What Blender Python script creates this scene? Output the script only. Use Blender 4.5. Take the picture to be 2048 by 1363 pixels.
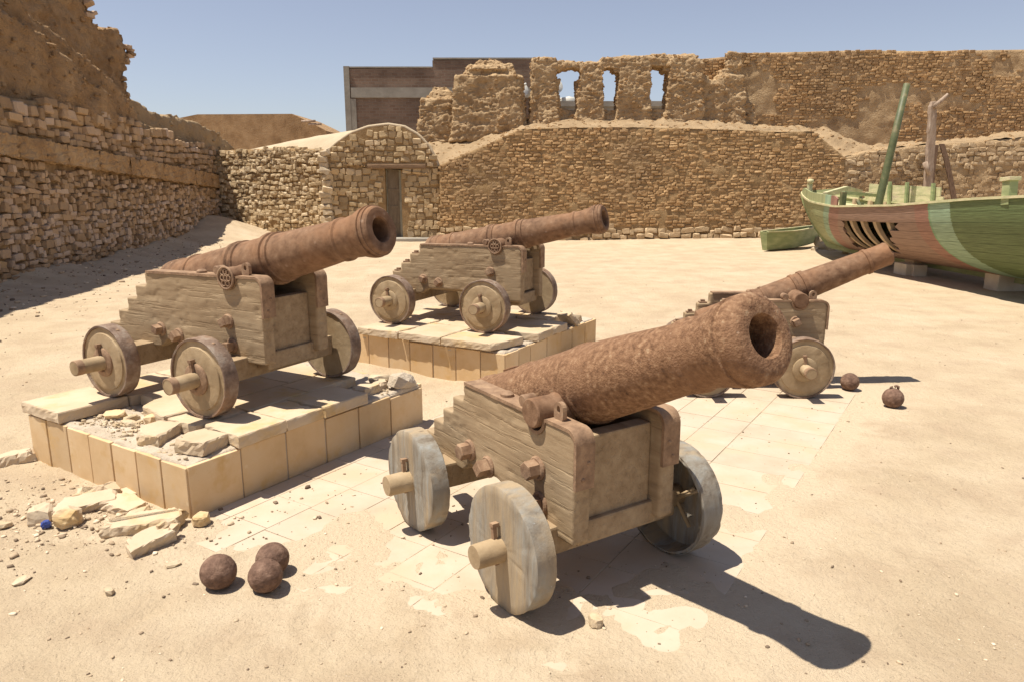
import bpy, bmesh, math, random
import numpy as np
from mathutils import Vector, Matrix

# ------------------------------------------------------------------ clear
for o in list(bpy.data.objects):
    bpy.data.objects.remove(o)
scene = bpy.context.scene
COL = scene.collection
R = math.radians

# ------------------------------------------------------------------ camera
CAM_F, CAM_P, CAM_H = 1478.0, 0.2147, 1.8
cam_d = bpy.data.cameras.new('camera')
cam = bpy.data.objects.new('camera', cam_d)
COL.objects.link(cam)
cam.location = (0, 0, CAM_H)
cam.rotation_euler = (math.pi / 2 - CAM_P, 0, 0)
cam_d.sensor_width = 36.0
cam_d.lens = CAM_F / 2048 * 36
cam_d.clip_start = 0.05
cam_d.clip_end = 1500
scene.camera = cam

# ------------------------------------------------------------------ light
SHADOW_AZ, SUN_EL = R(11.0), R(70.0)
sun_to = Vector((-math.cos(SUN_EL) * math.cos(SHADOW_AZ), -math.cos(SUN_EL) * math.sin(SHADOW_AZ), math.sin(SUN_EL)))
world = bpy.data.worlds.new('World')
scene.world = world
world.use_nodes = True
wn = world.node_tree
for n in list(wn.nodes):
    wn.nodes.remove(n)
sky = wn.nodes.new('ShaderNodeTexSky')
sky.sky_type = 'NISHITA'
sky.sun_disc = False
sky.sun_elevation = SUN_EL
sky.sun_rotation = math.atan2(sun_to.x, sun_to.y)
sky.air_density = 1.0
sky.dust_density = 0.3
sky.ozone_density = 6.0
bg = wn.nodes.new('ShaderNodeBackground')
bg.inputs[1].default_value = 0.078
wo = wn.nodes.new('ShaderNodeOutputWorld')
hs = wn.nodes.new('ShaderNodeHueSaturation')
hs.inputs['Saturation'].default_value = 0.66
tint = wn.nodes.new('ShaderNodeMix'); tint.data_type = 'RGBA'; tint.blend_type = 'MULTIPLY'
tint.inputs[0].default_value = 1.0
tint.inputs[7].default_value = (1.08, 1.0, 0.99, 1)
wn.links.new(sky.outputs[0], hs.inputs['Color'])
wn.links.new(hs.outputs[0], tint.inputs[6])
wn.links.new(tint.outputs[2], bg.inputs[0])
wn.links.new(bg.outputs[0], wo.inputs[0])

sun_d = bpy.data.lights.new('sun', 'SUN')
sun_d.energy = 5.0
sun_d.angle = R(0.53)
sun_d.color = (1.0, 0.925, 0.80)
sun = bpy.data.objects.new('sun', sun_d)
COL.objects.link(sun)
sun.rotation_euler = (-sun_to).to_track_quat('-Z', 'Y').to_euler()
sun.location = (-20, -10, 40)

vs = scene.view_settings
vs.view_transform = 'Standard'
vs.look = 'None'
vs.gamma = 1.0
vs.exposure = 0.55
vs.use_curve_mapping = False

# ------------------------------------------------------------------ maths helpers
rng = random.Random(7)
CP, SP = math.cos(CAM_P), math.sin(CAM_P)
FW = np.array([0, CP, -SP]); UP = np.array([0, SP, CP])

def at(px, py, Y):
    """photo pixel -> point of the place at depth Y"""
    d = FW + np.array([1.0, 0, 0]) * ((px - 1024) / CAM_F) - UP * ((py - 681.5) / CAM_F)
    return np.array([0, 0, CAM_H]) + d * (Y / d[1])

def project(p):
    q = np.asarray(p, float) - np.array([0, 0, CAM_H])
    d = q @ FW
    return 1024 + CAM_F * q[..., 0] / d, 681.5 - CAM_F * (q @ UP) / d, d

def _hash(ix, iy, iz, seed):
    h = (ix * 374761393 + iy * 668265263 + iz * 2147483647 + seed * 1274126177) & 0xFFFFFFFF
    h = ((h ^ (h >> 13)) * 1274126177) & 0xFFFFFFFF
    h = ((h ^ (h >> 16)) * 2246822519) & 0xFFFFFFFF
    h = h ^ (h >> 15)
    return (h & 0xFFFFFF) / float(0xFFFFFF) * 2 - 1

def vnoise(p, seed=0):
    p = np.asarray(p, float)
    i = np.floor(p).astype(np.int64)
    f = p - i
    f = f * f * (3 - 2 * f)
    out = 0
    for dx in (0, 1):
        wx = f[:, 0] if dx else 1 - f[:, 0]
        for dy in (0, 1):
            wy = f[:, 1] if dy else 1 - f[:, 1]
            for dz in (0, 1):
                wz = f[:, 2] if dz else 1 - f[:, 2]
                out = out + wx * wy * wz * _hash(i[:, 0] + dx, i[:, 1] + dy, i[:, 2] + dz, seed)
    return out

def fbm(p, octv=4, seed=0, gain=0.5):
    p = np.asarray(p, float)
    a, s, t = 1.0, 0, 0
    for k in range(octv):
        s = s + a * vnoise(p * (2.03 ** k) + k * 17.3, seed + k)
        t += a
        a *= gain
    return s / t

def fbm2(x, y, sc, octv=4, seed=0):
    x = np.asarray(x, float); y = np.asarray(y, float)
    sh = np.broadcast(x, y).shape
    p = np.stack([np.broadcast_to(x, sh).ravel() * sc, np.broadcast_to(y, sh).ravel() * sc, np.zeros(int(np.prod(sh)) if sh else 1)], -1)
    return fbm(p, octv, seed).reshape(sh)

# ------------------------------------------------------------------ shape helpers: every one returns (verts, faces)
def box(x0, x1, y0, y1, z0, z1):
    v = [(x, y, z) for z in (z0, z1) for y in (y0, y1) for x in (x0, x1)]
    f = [(0, 2, 3, 1), (4, 5, 7, 6), (0, 1, 5, 4), (2, 6, 7, 3), (0, 4, 6, 2), (1, 3, 7, 5)]
    return v, f

def prism(poly, axis, a, b):
    """poly of (p,q) extruded along axis between a and b; axis y: (x,z); axis x: (y,z); axis z: (x,y)"""
    n = len(poly)
    def mk(p, t):
        return {'y': (p[0], t, p[1]), 'x': (t, p[0], p[1]), 'z': (p[0], p[1], t)}[axis]
    v = [mk(p, a) for p in poly] + [mk(p, b) for p in poly]
    f = [tuple(range(n))[::-1], tuple(range(n, 2 * n))]
    for i in range(n):
        j = (i + 1) % n
        f.append((i, j, n + j, n + i))
    return v, f

def frame_for(d):
    d = np.asarray(d, float); d = d / np.linalg.norm(d)
    r = np.array([0, 0, 1.0]) if abs(d[2]) < 0.9 else np.array([1.0, 0, 0])
    a = np.cross(r, d); a /= np.linalg.norm(a)
    return d, a, np.cross(d, a)

def lathe(profile, origin, direction, seg=48, closed=False):
    """profile of (radius, distance along direction)"""
    d, a, b = frame_for(direction)
    o = np.asarray(origin, float)
    v, f = [], []
    rings = []
    for r, t in profile:
        if r < 1e-6:
            rings.append([len(v)]); v.append(tuple(o + d * t))
        else:
            idx = []
            for k in range(seg):
                w = 2 * math.pi * k / seg
                idx.append(len(v)); v.append(tuple(o + d * t + a * (r * math.cos(w)) + b * (r * math.sin(w))))
            rings.append(idx)
    m = len(rings)
    for i in range(m if closed else m - 1):
        A, B = rings[i], rings[(i + 1) % m]
        for k in range(seg):
            l = (k + 1) % seg
            if len(A) == 1 and len(B) == 1:
                continue
            if len(A) == 1:
                f.append((A[0], B[l], B[k]))
            elif len(B) == 1:
                f.append((A[k], A[l], B[0]))
            else:
                f.append((A[k], A[l], B[l], B[k]))
    return v, f

def cyl(p0, p1, r0, r1=None, seg=24, bev=0.0):
    r1 = r0 if r1 is None else r1
    p0 = np.asarray(p0, float); p1 = np.asarray(p1, float)
    L = np.linalg.norm(p1 - p0)
    pr = [(0, 0), (r0 - bev, 0), (r0, bev), (r1, L - bev), (r1 - bev, L), (0, L)] if bev else [(0, 0), (r0, 0), (r1, L), (0, L)]
    return lathe(pr, p0, p1 - p0, seg)

def tube(path, radii, seg=8):
    """round bar along a path"""
    path = [np.asarray(p, float) for p in path]
    if not hasattr(radii, '__len__'):
        radii = [radii] * len(path)
    v, f = [], []
    a = None
    for i, p in enumerate(path):
        d = path[min(i + 1, len(path) - 1)] - path[max(i - 1, 0)]
        d = d / np.linalg.norm(d)
        if a is None:
            a = frame_for(d)[1]
        a = a - d * (a @ d); a /= np.linalg.norm(a)
        b = np.cross(d, a)
        for k in range(seg):
            w = 2 * math.pi * k / seg
            v.append(tuple(p + radii[i] * (a * math.cos(w) + b * math.sin(w))))
    n = len(path)
    for i in range(n - 1):
        for k in range(seg):
            l = (k + 1) % seg
            f.append((i * seg + k, i * seg + l, (i + 1) * seg + l, (i + 1) * seg + k))
    f.append(tuple(range(seg))[::-1]); f.append(tuple(range((n - 1) * seg, n * seg)))
    return v, f

def torus(c, normal, R0, r0, seg=20, sub=8):
    d, a, b = frame_for(normal)
    v, f = [], []
    for i in range(seg):
        w = 2 * math.pi * i / seg
        e = a * math.cos(w) + b * math.sin(w)
        for j in range(sub):
            u = 2 * math.pi * j / sub
            v.append(tuple(np.asarray(c) + e * (R0 + r0 * math.cos(u)) + d * (r0 * math.sin(u))))
    for i in range(seg):
        for j in range(sub):
            f.append((i * sub + j, ((i + 1) % seg) * sub + j, ((i + 1) % seg) * sub + (j + 1) % sub, i * sub + (j + 1) % sub))
    return v, f

def join(*parts):
    v, f = [], []
    for pv, pf in parts:
        n = len(v)
        v.extend([tuple(q) for q in pv])
        f.extend([tuple(i + n for i in q) for q in pf])
    return v, f

def moved(part, M):
    v, f = part
    return [tuple(M @ Vector(p)) for p in v], f

def mesh_of(part, name='m'):
    me = bpy.data.meshes.new(name)
    me.from_pydata([tuple(map(float, p)) for p in part[0]], [], part[1])
    bm = bmesh.new(); bm.from_mesh(me)
    bmesh.ops.recalc_face_normals(bm, faces=bm.faces)
    bm.to_mesh(me); bm.free()
    return me

def bevel_mesh(me, w, seg=2, ang=30):
    bm = bmesh.new(); bm.from_mesh(me)
    ed = [e for e in bm.edges if len(e.link_faces) == 2 and e.calc_face_angle(0) > R(ang)]
    bmesh.ops.bevel(bm, geom=ed, offset=w, segments=seg, affect='EDGES', profile=0.6, clamp_overlap=True)
    bm.to_mesh(me); bm.free()
    return me

def co_of(me):
    c = np.empty(len(me.vertices) * 3); me.vertices.foreach_get('co', c)
    return c.reshape(-1, 3)

def set_co(me, c):
    me.vertices.foreach_set('co', np.ascontiguousarray(c, dtype=np.float64).ravel()); me.update()

def normals_of(me):
    n = np.empty(len(me.vertices) * 3); me.vertices.foreach_get('normal', n)
    return n.reshape(-1, 3)

def remesh(me, voxel, smooth=0):
    o = bpy.data.objects.new('tmp', me); COL.objects.link(o)
    m = o.modifiers.new('r', 'REMESH'); m.mode = 'VOXEL'; m.voxel_size = voxel
    if smooth:
        s = o.modifiers.new('s', 'SMOOTH'); s.factor = 0.5; s.iterations = smooth
    dg = bpy.context.evaluated_depsgraph_get()
    out = bpy.data.meshes.new_from_object(o.evaluated_get(dg), depsgraph=dg)
    bpy.data.objects.remove(o)
    return out

def erode(me, layers, seed=0):
    """push vertices along their normals: layers of (amplitude, scale or 3 scales, octaves, mode)"""
    c = co_of(me)
    n = normals_of(me)
    tot = np.zeros(len(c))
    for k, (amp, sc, octv, mode) in enumerate(layers):
        q = fbm(c * np.asarray(sc), octv, seed * 31 + k * 7)
        if mode == 'ridge':
            q = -np.abs(q) * 1.6
        elif mode == 'chip':
            q = -np.clip(q - 0.12, 0, 1) * 3
        elif mode == 'bulge':
            q = np.abs(q) * 1.5
        tot += amp * q
    set_co(me, c + n * tot[:, None])
    return me

# ------------------------------------------------------------------ scene helpers
WM = {}

def link(name, me, mats=None, parent=None, world=None, smooth=True, label=None, cat=None, group=None, kind=None):
    o = bpy.data.objects.new(name, me)
    COL.objects.link(o)
    if me is not None and mats is not None:
        if not isinstance(mats, (list, tuple)):
            mats = [mats]
        if len(me.materials) == 0:
            for m in mats:
                me.materials.append(m)
    if me is not None and smooth is not None and len(me.polygons):
        me.polygons.foreach_set('use_smooth', np.full(len(me.polygons), bool(smooth)))
    M = world if world is not None else None
    if parent is not None:
        o.parent = parent
        if M is not None:
            o.matrix_parent_inverse = WM[parent.name].inverted()
            o.matrix_basis = M
            WM[o.name] = M
        else:
            WM[o.name] = WM[parent.name]
    else:
        if M is not None:
            o.matrix_basis = M
            WM[o.name] = M
        else:
            WM[o.name] = Matrix.Identity(4)
    if label: o['label'] = label
    if cat: o['category'] = cat
    if group: o['group'] = group
    if kind: o['kind'] = kind
    return o

def empty(name, loc, rz, label, cat, group=None):
    M = Matrix.Translation(Vector(loc)) @ Matrix.Rotation(rz, 4, 'Z')
    o = link(name, None, None, None, M, None, label, cat, group)
    o.empty_display_size = 0.2
    return o

def add(name, part, mats, parent=None, smooth=True, bev=0.0, world=None, **kw):
    me = mesh_of(part, name)
    if bev:
        bevel_mesh(me, bev)
    return link(name, me, mats, parent, world, smooth, **kw)

def smooth_angle(me, deg=40):
    me.polygons.foreach_set('use_smooth', np.full(len(me.polygons), True))
    bm = bmesh.new(); bm.from_mesh(me)
    for e in bm.edges:
        e.smooth = not (len(e.link_faces) == 2 and e.calc_face_angle(0) > R(deg))
    bm.to_mesh(me); bm.free()
# ------------------------------------------------------------------ materials
def pmat(name, ramp, scale=3.0, detail=6.0, rough=0.9, bumps=(), coord='Object', stretch=(1, 1, 1), island=0.0, iramp=None,
         spots=None, spec=0.25, metal=0.0, distort=0.0, second=None, mix_dust=None):
    """ramp: list of (pos, rgb) driven by noise.  island: brightness spread between pieces.  iramp: colour picked per piece.
    bumps: list of (scale, strength, distance[, kind]).  spots: (scale, threshold, rgb, amount).  second: (scale, lo, hi, rgb)"""
    m = bpy.data.materials.new(name); m.use_nodes = True
    nt = m.node_tree; N = nt.nodes; L = nt.links
    bs = N['Principled BSDF']
    bs.inputs['Roughness'].default_value = rough
    bs.inputs['Specular IOR Level'].default_value = spec
    bs.inputs['Metallic'].default_value = metal
    if coord == 'World':
        g = N.new('ShaderNodeNewGeometry'); src = g.outputs['Position']
    else:
        t = N.new('ShaderNodeTexCoord'); src = t.outputs[coord]
    mp = N.new('ShaderNodeMapping'); mp.inputs['Scale'].default_value = stretch
    L.new(src, mp.inputs[0]); vec = mp.outputs[0]
    def noise(sc, det=6.0, rgh=0.6, v=None, dist=0.0):
        n = N.new('ShaderNodeTexNoise'); n.inputs['Scale'].default_value = sc; n.inputs['Detail'].default_value = det
        n.inputs['Roughness'].default_value = rgh; n.inputs['Distortion'].default_value = dist
        L.new(v if v is not None else vec, n.inputs['Vector']); return n.outputs[0]
    def mrange(s, a, b, c=0.0, d=1.0):
        r = N.new('ShaderNodeMapRange'); r.inputs[1].default_value = a; r.inputs[2].default_value = b
        r.inputs[3].default_value = c; r.inputs[4].default_value = d
        L.new(s, r.inputs[0]); return r.outputs[0]
    def cramp(s, stops):
        r = N.new('ShaderNodeValToRGB'); e = r.color_ramp.elements
        while len(e) < len(stops): e.new(0.5)
        for k, (p, c) in enumerate(stops):
            e[k].position = p; e[k].color = (*c, 1)
        L.new(s, r.inputs[0]); return r.outputs[0]
    def mix(fac, a, b, mode='MIX'):
        x = N.new('ShaderNodeMix'); x.data_type = 'RGBA'; x.blend_type = mode
        for sock, val in ((x.inputs[0], fac), (x.inputs[6], a), (x.inputs[7], b)):
            if isinstance(val, (int, float)): sock.default_value = val
            elif isinstance(val, tuple): sock.default_value = (*val, 1)
            else: L.new(val, sock)
        return x.outputs[2]
    base = noise(scale, detail, 0.62, dist=distort)
    col = cramp(mrange(base, 0.28, 0.72), ramp)
    rnd = None
    if island or iramp:
        g2 = N.new('ShaderNodeNewGeometry'); oi = N.new('ShaderNodeObjectInfo')
        ad = N.new('ShaderNodeMath'); ad.operation = 'ADD'
        L.new(g2.outputs['Random Per Island'], ad.inputs[0]); L.new(oi.outputs['Random'], ad.inputs[1])
        fr = N.new('ShaderNodeMath'); fr.operation = 'FRACT'; L.new(ad.outputs[0], fr.inputs[0])
        rnd = fr.outputs[0]
    if iramp:
        pc = cramp(rnd, iramp)
        col = mix(0.65, col, pc)
        # keep the fine mottling
        col = mix(0.5, col, cramp(mrange(base, 0.25, 0.75), [(0, (0.75, 0.75, 0.75)), (1, (1.25, 1.25, 1.25))]), 'MULTIPLY') if False else col
    if island:
        b = mrange(rnd, 0, 1, 1 - island, 1 + island)
        cb = N.new('ShaderNodeCombineColor')
        for k in range(3): L.new(b, cb.inputs[k])
        col = mix(1.0, col, cb.outputs[0], 'MULTIPLY')
    if second:
        sc, lo, hi, rgb = second
        col = mix(mrange(noise(sc, 5.0), lo, hi), col, rgb)
    if spots:
        for sc, th, rgb, amt in ([spots] if not isinstance(spots, list) else spots):
            v = N.new('ShaderNodeTexVoronoi'); v.inputs['Scale'].default_value = sc
            L.new(vec, v.inputs['Vector'])
            nn = mrange(noise(sc * 0.37, 3.0), 0.45, 0.6)
            mm = N.new('ShaderNodeMath'); mm.operation = 'MULTIPLY'
            L.new(mrange(v.outputs['Distance'], th, th * 0.5), mm.inputs[0]); L.new(nn, mm.inputs[1])
            m2 = N.new('ShaderNodeMath'); m2.operation = 'MULTIPLY'; L.new(mm.outputs[0], m2.inputs[0]); m2.inputs[1].default_value = amt
            col = mix(m2.outputs[0], col, rgb)
    L.new(col, bs.inputs['Base Color'])
    prev = None
    for bp in bumps:
        sc, st, ds = bp[:3]
        kind = bp[3] if len(bp) > 3 else 'noise'
        if kind == 'noise':
            h = noise(sc, 8.0, 0.65)
        elif kind == 'pit':
            v = N.new('ShaderNodeTexVoronoi'); v.inputs['Scale'].default_value = sc; L.new(vec, v.inputs['Vector']); h = v.outputs['Distance']
        elif kind == 'grain':
            mp2 = N.new('ShaderNodeMapping'); mp2.inputs['Scale'].default_value = (1.0, 9.0, 9.0); L.new(src, mp2.inputs[0])
            h = noise(sc, 6.0, 0.6, v=mp2.outputs[0], dist=0.1)
        elif kind == 'crack':
            mp2 = N.new('ShaderNodeMapping'); mp2.inputs['Scale'].default_value = (1.0, 14.0, 14.0); L.new(src, mp2.inputs[0])
            h = mrange(noise(sc, 4.0, 0.55, v=mp2.outputs[0], dist=0.15), 0.34, 0.44)
        b = N.new('ShaderNodeBump'); b.inputs['Strength'].default_value = st; b.inputs['Distance'].default_value = ds
        L.new(h, b.inputs['Height'])
        if prev is not None: L.new(prev, b.inputs['Normal'])
        prev = b.outputs[0]
    if prev is not None:
        L.new(prev, bs.inputs['Normal'])
    return m

M = {}
M['sand'] = pmat('sand', [(0.0, (0.411, 0.317, 0.211)), (0.5, (0.497, 0.395, 0.27)), (1.0, (0.544, 0.441, 0.314))], 1.3, 9, 0.95,
                 [(3.0, 0.4, 0.05), (26, 0.9, 0.022), (100, 0.9, 0.008)], 'World',
                 spots=[(150, 0.30, (0.26, 0.19, 0.13), 0.6), (70, 0.22, (0.27, 0.195, 0.13), 0.5), (40, 0.18, (0.56, 0.46, 0.35), 0.8), (23, 0.10, (0.16, 0.11, 0.075), 0.8)], spec=0.1,
                 second=(2.4, 0.46, 0.76, (0.42, 0.318, 0.218)))
M['terrace'] = pmat('earth_fill', [(0.0, (0.242, 0.167, 0.097)), (0.5, (0.323, 0.231, 0.137)), (1.0, (0.377, 0.277, 0.17))], 1.6, 9, 0.95,
                    [(2.5, 0.6, 0.12), (14, 0.6, 0.04), (60, 0.4, 0.01)], 'World', spots=[(30, 0.2, (0.6, 0.5, 0.38), 0.7), (17, 0.2, (0.25, 0.18, 0.11), 0.6)], spec=0.1)
M['mud'] = pmat('eroded_mud', [(0.0, (0.3, 0.197, 0.108)), (0.45, (0.42, 0.293, 0.167)), (1.0, (0.54, 0.394, 0.234))], 2.6, 9, 0.95,
                [(5, 0.7, 0.08), (18, 0.8, 0.05), (70, 0.5, 0.015)], 'World', spots=[(26, 0.2, (0.22, 0.15, 0.09), 0.7), (60, 0.16, (0.62, 0.5, 0.35), 0.5)], spec=0.1)
M['mud_dark'] = pmat('brown_earth', [(0.0, (0.26, 0.16, 0.084)), (0.5, (0.377, 0.243, 0.132)), (1.0, (0.481, 0.326, 0.186))], 1.7, 9, 0.95,
                     [(4, 0.6, 0.1), (16, 0.8, 0.05), (60, 0.5, 0.015)], 'World', spots=[(9, 0.16, (0.42, 0.31, 0.2), 0.6), (24, 0.22, (0.14, 0.09, 0.05), 0.6)], spec=0.1)
M['mortar'] = pmat('mud_mortar', [(0.0, (0.191, 0.122, 0.064)), (1.0, (0.371, 0.255, 0.141))], 4, 8, 0.95, [(14, 0.8, 0.04), (50, 0.5, 0.015)], 'World', spec=0.1)
M['brick_mortar'] = pmat('brick_wall_mortar', [(0.0, (0.25, 0.162, 0.081)), (1.0, (0.4, 0.271, 0.145))], 4, 8, 0.95, [(14, 0.8, 0.05), (50, 0.6, 0.02)], 'World', spec=0.1)
M['brick'] = pmat('mud_brick', [(0.0, (0.328, 0.2, 0.101)), (0.5, (0.447, 0.29, 0.148)), (1.0, (0.546, 0.37, 0.197))], 3.0, 8, 0.95,
                  [(18, 0.8, 0.03), (70, 0.6, 0.01)], 'World', island=0.16, second=(0.45, 0.48, 0.72, (0.30, 0.205, 0.12)), spec=0.1)
M['foot_stone'] = pmat('pale_foot_stone', [(0.0, (0.386, 0.276, 0.162)), (1.0, (0.552, 0.418, 0.264))], 3.0, 8, 0.95, [(18, 0.7, 0.03)], 'World', island=0.15, spec=0.1)
M['wall_stone'] = pmat('rubble_stone', [(0.0, (0.296, 0.177, 0.091)), (0.5, (0.45, 0.29, 0.155)), (1.0, (0.556, 0.374, 0.21))], 2.5, 8, 0.92,
                       [(9, 0.6, 0.05), (35, 0.6, 0.02)], 'World', island=0.14,
                       iramp=[(0.0, (0.26, 0.175, 0.105)), (0.3, (0.40, 0.285, 0.18)), (0.55, (0.34, 0.24, 0.15)), (0.75, (0.48, 0.35, 0.24)), (0.9, (0.50, 0.40, 0.32)), (1.0, (0.40, 0.27, 0.14))], spec=0.15)
M['pale_stone'] = pmat('pale_pink_stone', [(0.0, (0.4, 0.288, 0.198)), (1.0, (0.58, 0.451, 0.342))], 3, 8, 0.92, [(9, 0.6, 0.05), (35, 0.6, 0.02)], 'World', island=0.15, spec=0.15)
M['ledge'] = pmat('orange_ledge', [(0.0, (0.362, 0.221, 0.111)), (0.5, (0.507, 0.321, 0.164)), (1.0, (0.604, 0.428, 0.249))], 2.0, 9, 0.92, [(5, 0.8, 0.1), (20, 0.7, 0.04)], 'World', island=0.1, spec=0.12)
M['hut_stone'] = pmat('hut_stone', [(0.0, (0.359, 0.26, 0.145)), (0.5, (0.479, 0.357, 0.208)), (1.0, (0.579, 0.444, 0.271))], 2.5, 8, 0.92, [(12, 0.6, 0.04), (40, 0.5, 0.015)], 'World', island=0.16,
                      iramp=[(0.0, (0.34, 0.24, 0.14)), (0.4, (0.48, 0.36, 0.22)), (0.7, (0.54, 0.42, 0.27)), (1.0, (0.60, 0.50, 0.36))], spec=0.15)
M['gable_stone'] = pmat('gable_stone', [(0.0, (0.33, 0.23, 0.126)), (0.5, (0.45, 0.322, 0.18)), (1.0, (0.55, 0.413, 0.243))], 2.5, 8, 0.92, [(12, 0.6, 0.04), (40, 0.5, 0.015)], 'World', island=0.16,
                        iramp=[(0.0, (0.30, 0.21, 0.12)), (0.35, (0.44, 0.33, 0.20)), (0.7, (0.52, 0.40, 0.24)), (0.9, (0.56, 0.45, 0.31)), (1.0, (0.50, 0.34, 0.17))], spec=0.15)
M['plaster'] = pmat('lime_plaster', [(0.0, (0.425, 0.336, 0.227)), (1.0, (0.527, 0.428, 0.302))], 1.2, 8, 0.9, [(6, 0.4, 0.05), (40, 0.4, 0.01)], 'World', spec=0.15)
M['rust'] = pmat('rusted_iron', [(0.0, (0.092, 0.047, 0.026)), (0.4, (0.171, 0.095, 0.053)), (0.75, (0.226, 0.133, 0.078)), (1.0, (0.287, 0.189, 0.115))], 16, 12, 0.8,
                 [(40, 0.45, 0.006), (140, 0.6, 0.003)], 'Object', spots=[(30, 0.16, (0.085, 0.042, 0.026), 0.6), (11, 0.14, (0.40, 0.28, 0.20), 0.5)], second=(2.2, 0.5, 0.75, (0.27, 0.135, 0.065)), spec=0.3)
M['rust_pit'] = pmat('pitted_rust', [(0.0, (0.075, 0.037, 0.018)), (0.35, (0.171, 0.088, 0.045)), (0.7, (0.267, 0.152, 0.083)), (1.0, (0.381, 0.259, 0.159))], 40, 10, 0.82,
                     [(55, 0.7, 0.007), (170, 0.6, 0.004), (110, 0.5, 0.004, 'pit')], 'Object', second=(2.4, 0.5, 0.72, (0.215, 0.115, 0.062)), spots=[(26, 0.16, (0.36, 0.25, 0.18), 0.5), (60, 0.2, (0.07, 0.035, 0.02), 0.6)], spec=0.3)
M['rust_ball'] = pmat('cannonball_rust', [(0.0, (0.071, 0.038, 0.025)), (0.5, (0.161, 0.093, 0.063)), (1.0, (0.261, 0.166, 0.115))], 22, 10, 0.8,
                      [(28, 0.9, 0.014), (80, 0.6, 0.006)], 'Object', spec=0.35, island=0.15)
M['iron_dark'] = pmat('dusty_iron', [(0.0, (0.156, 0.095, 0.059)), (0.6, (0.29, 0.185, 0.114)), (1.0, (0.399, 0.269, 0.164))], 14, 9, 0.8, [(40, 0.5, 0.008), (120, 0.4, 0.003)], 'Object', spec=0.3)
M['iron_bolt'] = pmat('rusty_bolt', [(0.0, (0.15, 0.085, 0.05)), (0.6, (0.29, 0.185, 0.115)), (1.0, (0.38, 0.27, 0.175))], 18, 9, 0.8, [(50, 0.5, 0.006)], 'Object', spec=0.3)
M['wood'] = pmat('weathered_wood', [(0.0, (0.236, 0.163, 0.095)), (0.45, (0.315, 0.227, 0.138)), (1.0, (0.386, 0.29, 0.183))], 2.6, 10, 0.85,
                 [(5.0, 0.35, 0.006, 'grain'), (3.0, 0.5, 0.005, 'crack'), (70, 0.35, 0.003)], 'Object', stretch=(1, 8, 8), distort=0.1,
                 spots=(14, 0.07, (0.16, 0.10, 0.06), 0.8), spec=0.2)
M['wood_end'] = pmat('wheel_wood', [(0.0, (0.25, 0.178, 0.101)), (0.5, (0.355, 0.261, 0.157)), (1.0, (0.443, 0.343, 0.221))], 6, 10, 0.85,
                     [(9, 0.4, 0.01), (45, 0.5, 0.004)], 'Object', spots=(20, 0.07, (0.15, 0.10, 0.06), 0.7), spec=0.2)
M['wood_grey'] = pmat('grey_painted_wood', [(0.0, (0.139, 0.106, 0.074)), (0.4, (0.238, 0.208, 0.167)), (0.7, (0.271, 0.255, 0.222)), (1.0, (0.295, 0.302, 0.289))], 4, 10, 0.75,
                      [(4, 0.4, 0.012), (14, 0.4, 0.006), (60, 0.4, 0.003)], 'Object', stretch=(7.0, 3.0, 0.8), second=(1.1, 0.44, 0.60, (0.36, 0.275, 0.175)), spots=[(3.0, 0.2, (0.13, 0.10, 0.075), 0.7), (9.0, 0.12, (0.46, 0.49, 0.50), 0.5)], spec=0.3)
M['tyre'] = pmat('iron_tyre', [(0.0, (0.101, 0.062, 0.042)), (0.5, (0.212, 0.145, 0.105)), (1.0, (0.313, 0.26, 0.21))], 12, 10, 0.75, [(30, 0.6, 0.01), (90, 0.5, 0.004)], 'Object', second=(4, 0.52, 0.75, (0.24, 0.135, 0.075)), spec=0.3)
M['tile'] = pmat('paving_limestone', [(0.0, (0.416, 0.33, 0.235)), (0.5, (0.49, 0.403, 0.305)), (1.0, (0.533, 0.446, 0.351))], 1.9, 9, 0.85, [(20, 0.25, 0.008), (110, 0.25, 0.002)], 'World', island=0.045,
                 second=(2.6, 0.47, 0.64, (0.49, 0.38, 0.265)), spots=[(60, 0.12, (0.32, 0.24, 0.16), 0.6), (12, 0.06, (0.36, 0.26, 0.16), 0.5)], spec=0.2)
M['facing'] = pmat('yellow_limestone', [(0.0, (0.5, 0.334, 0.169)), (0.45, (0.6, 0.425, 0.24)), (1.0, (0.64, 0.492, 0.314))], 2.4, 10, 0.8, [(14, 0.2, 0.01), (90, 0.25, 0.003)], 'World', island=0.11,
                   spots=[(45, 0.10, (0.36, 0.25, 0.13), 0.6), (8, 0.12, (0.68, 0.56, 0.38), 0.5)], second=(7.0, 0.55, 0.75, (0.56, 0.36, 0.15)), spec=0.25)
M['slab'] = pmat('cut_limestone', [(0.0, (0.446, 0.34, 0.216)), (0.5, (0.519, 0.409, 0.283)), (1.0, (0.559, 0.456, 0.333))], 2.5, 9, 0.85, [(16, 0.35, 0.012), (70, 0.4, 0.004)], 'World', island=0.05,
                 second=(4.0, 0.54, 0.74, (0.52, 0.36, 0.17)), spots=(40, 0.1, (0.40, 0.3, 0.18), 0.5), spec=0.2)
M['rubble'] = pmat('limestone_rubble', [(0.0, (0.42, 0.312, 0.18)), (0.5, (0.521, 0.41, 0.275)), (1.0, (0.588, 0.492, 0.369))], 5, 9, 0.9, [(14, 0.8, 0.02), (60, 0.6, 0.006)], 'World', island=0.1, spec=0.15)
M['cement'] = pmat('crumbling_mortar', [(0.0, (0.399, 0.323, 0.235)), (1.0, (0.561, 0.484, 0.392))], 6, 9, 0.95, [(20, 0.9, 0.02), (70, 0.6, 0.008)], 'World', spec=0.1)
M['concrete'] = pmat('bare_concrete', [(0.0, (0.24, 0.215, 0.18)), (1.0, (0.37, 0.34, 0.29))], 1.5, 8, 0.9, [(8, 0.3, 0.03), (40, 0.3, 0.01)], 'World', spec=0.15)
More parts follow.
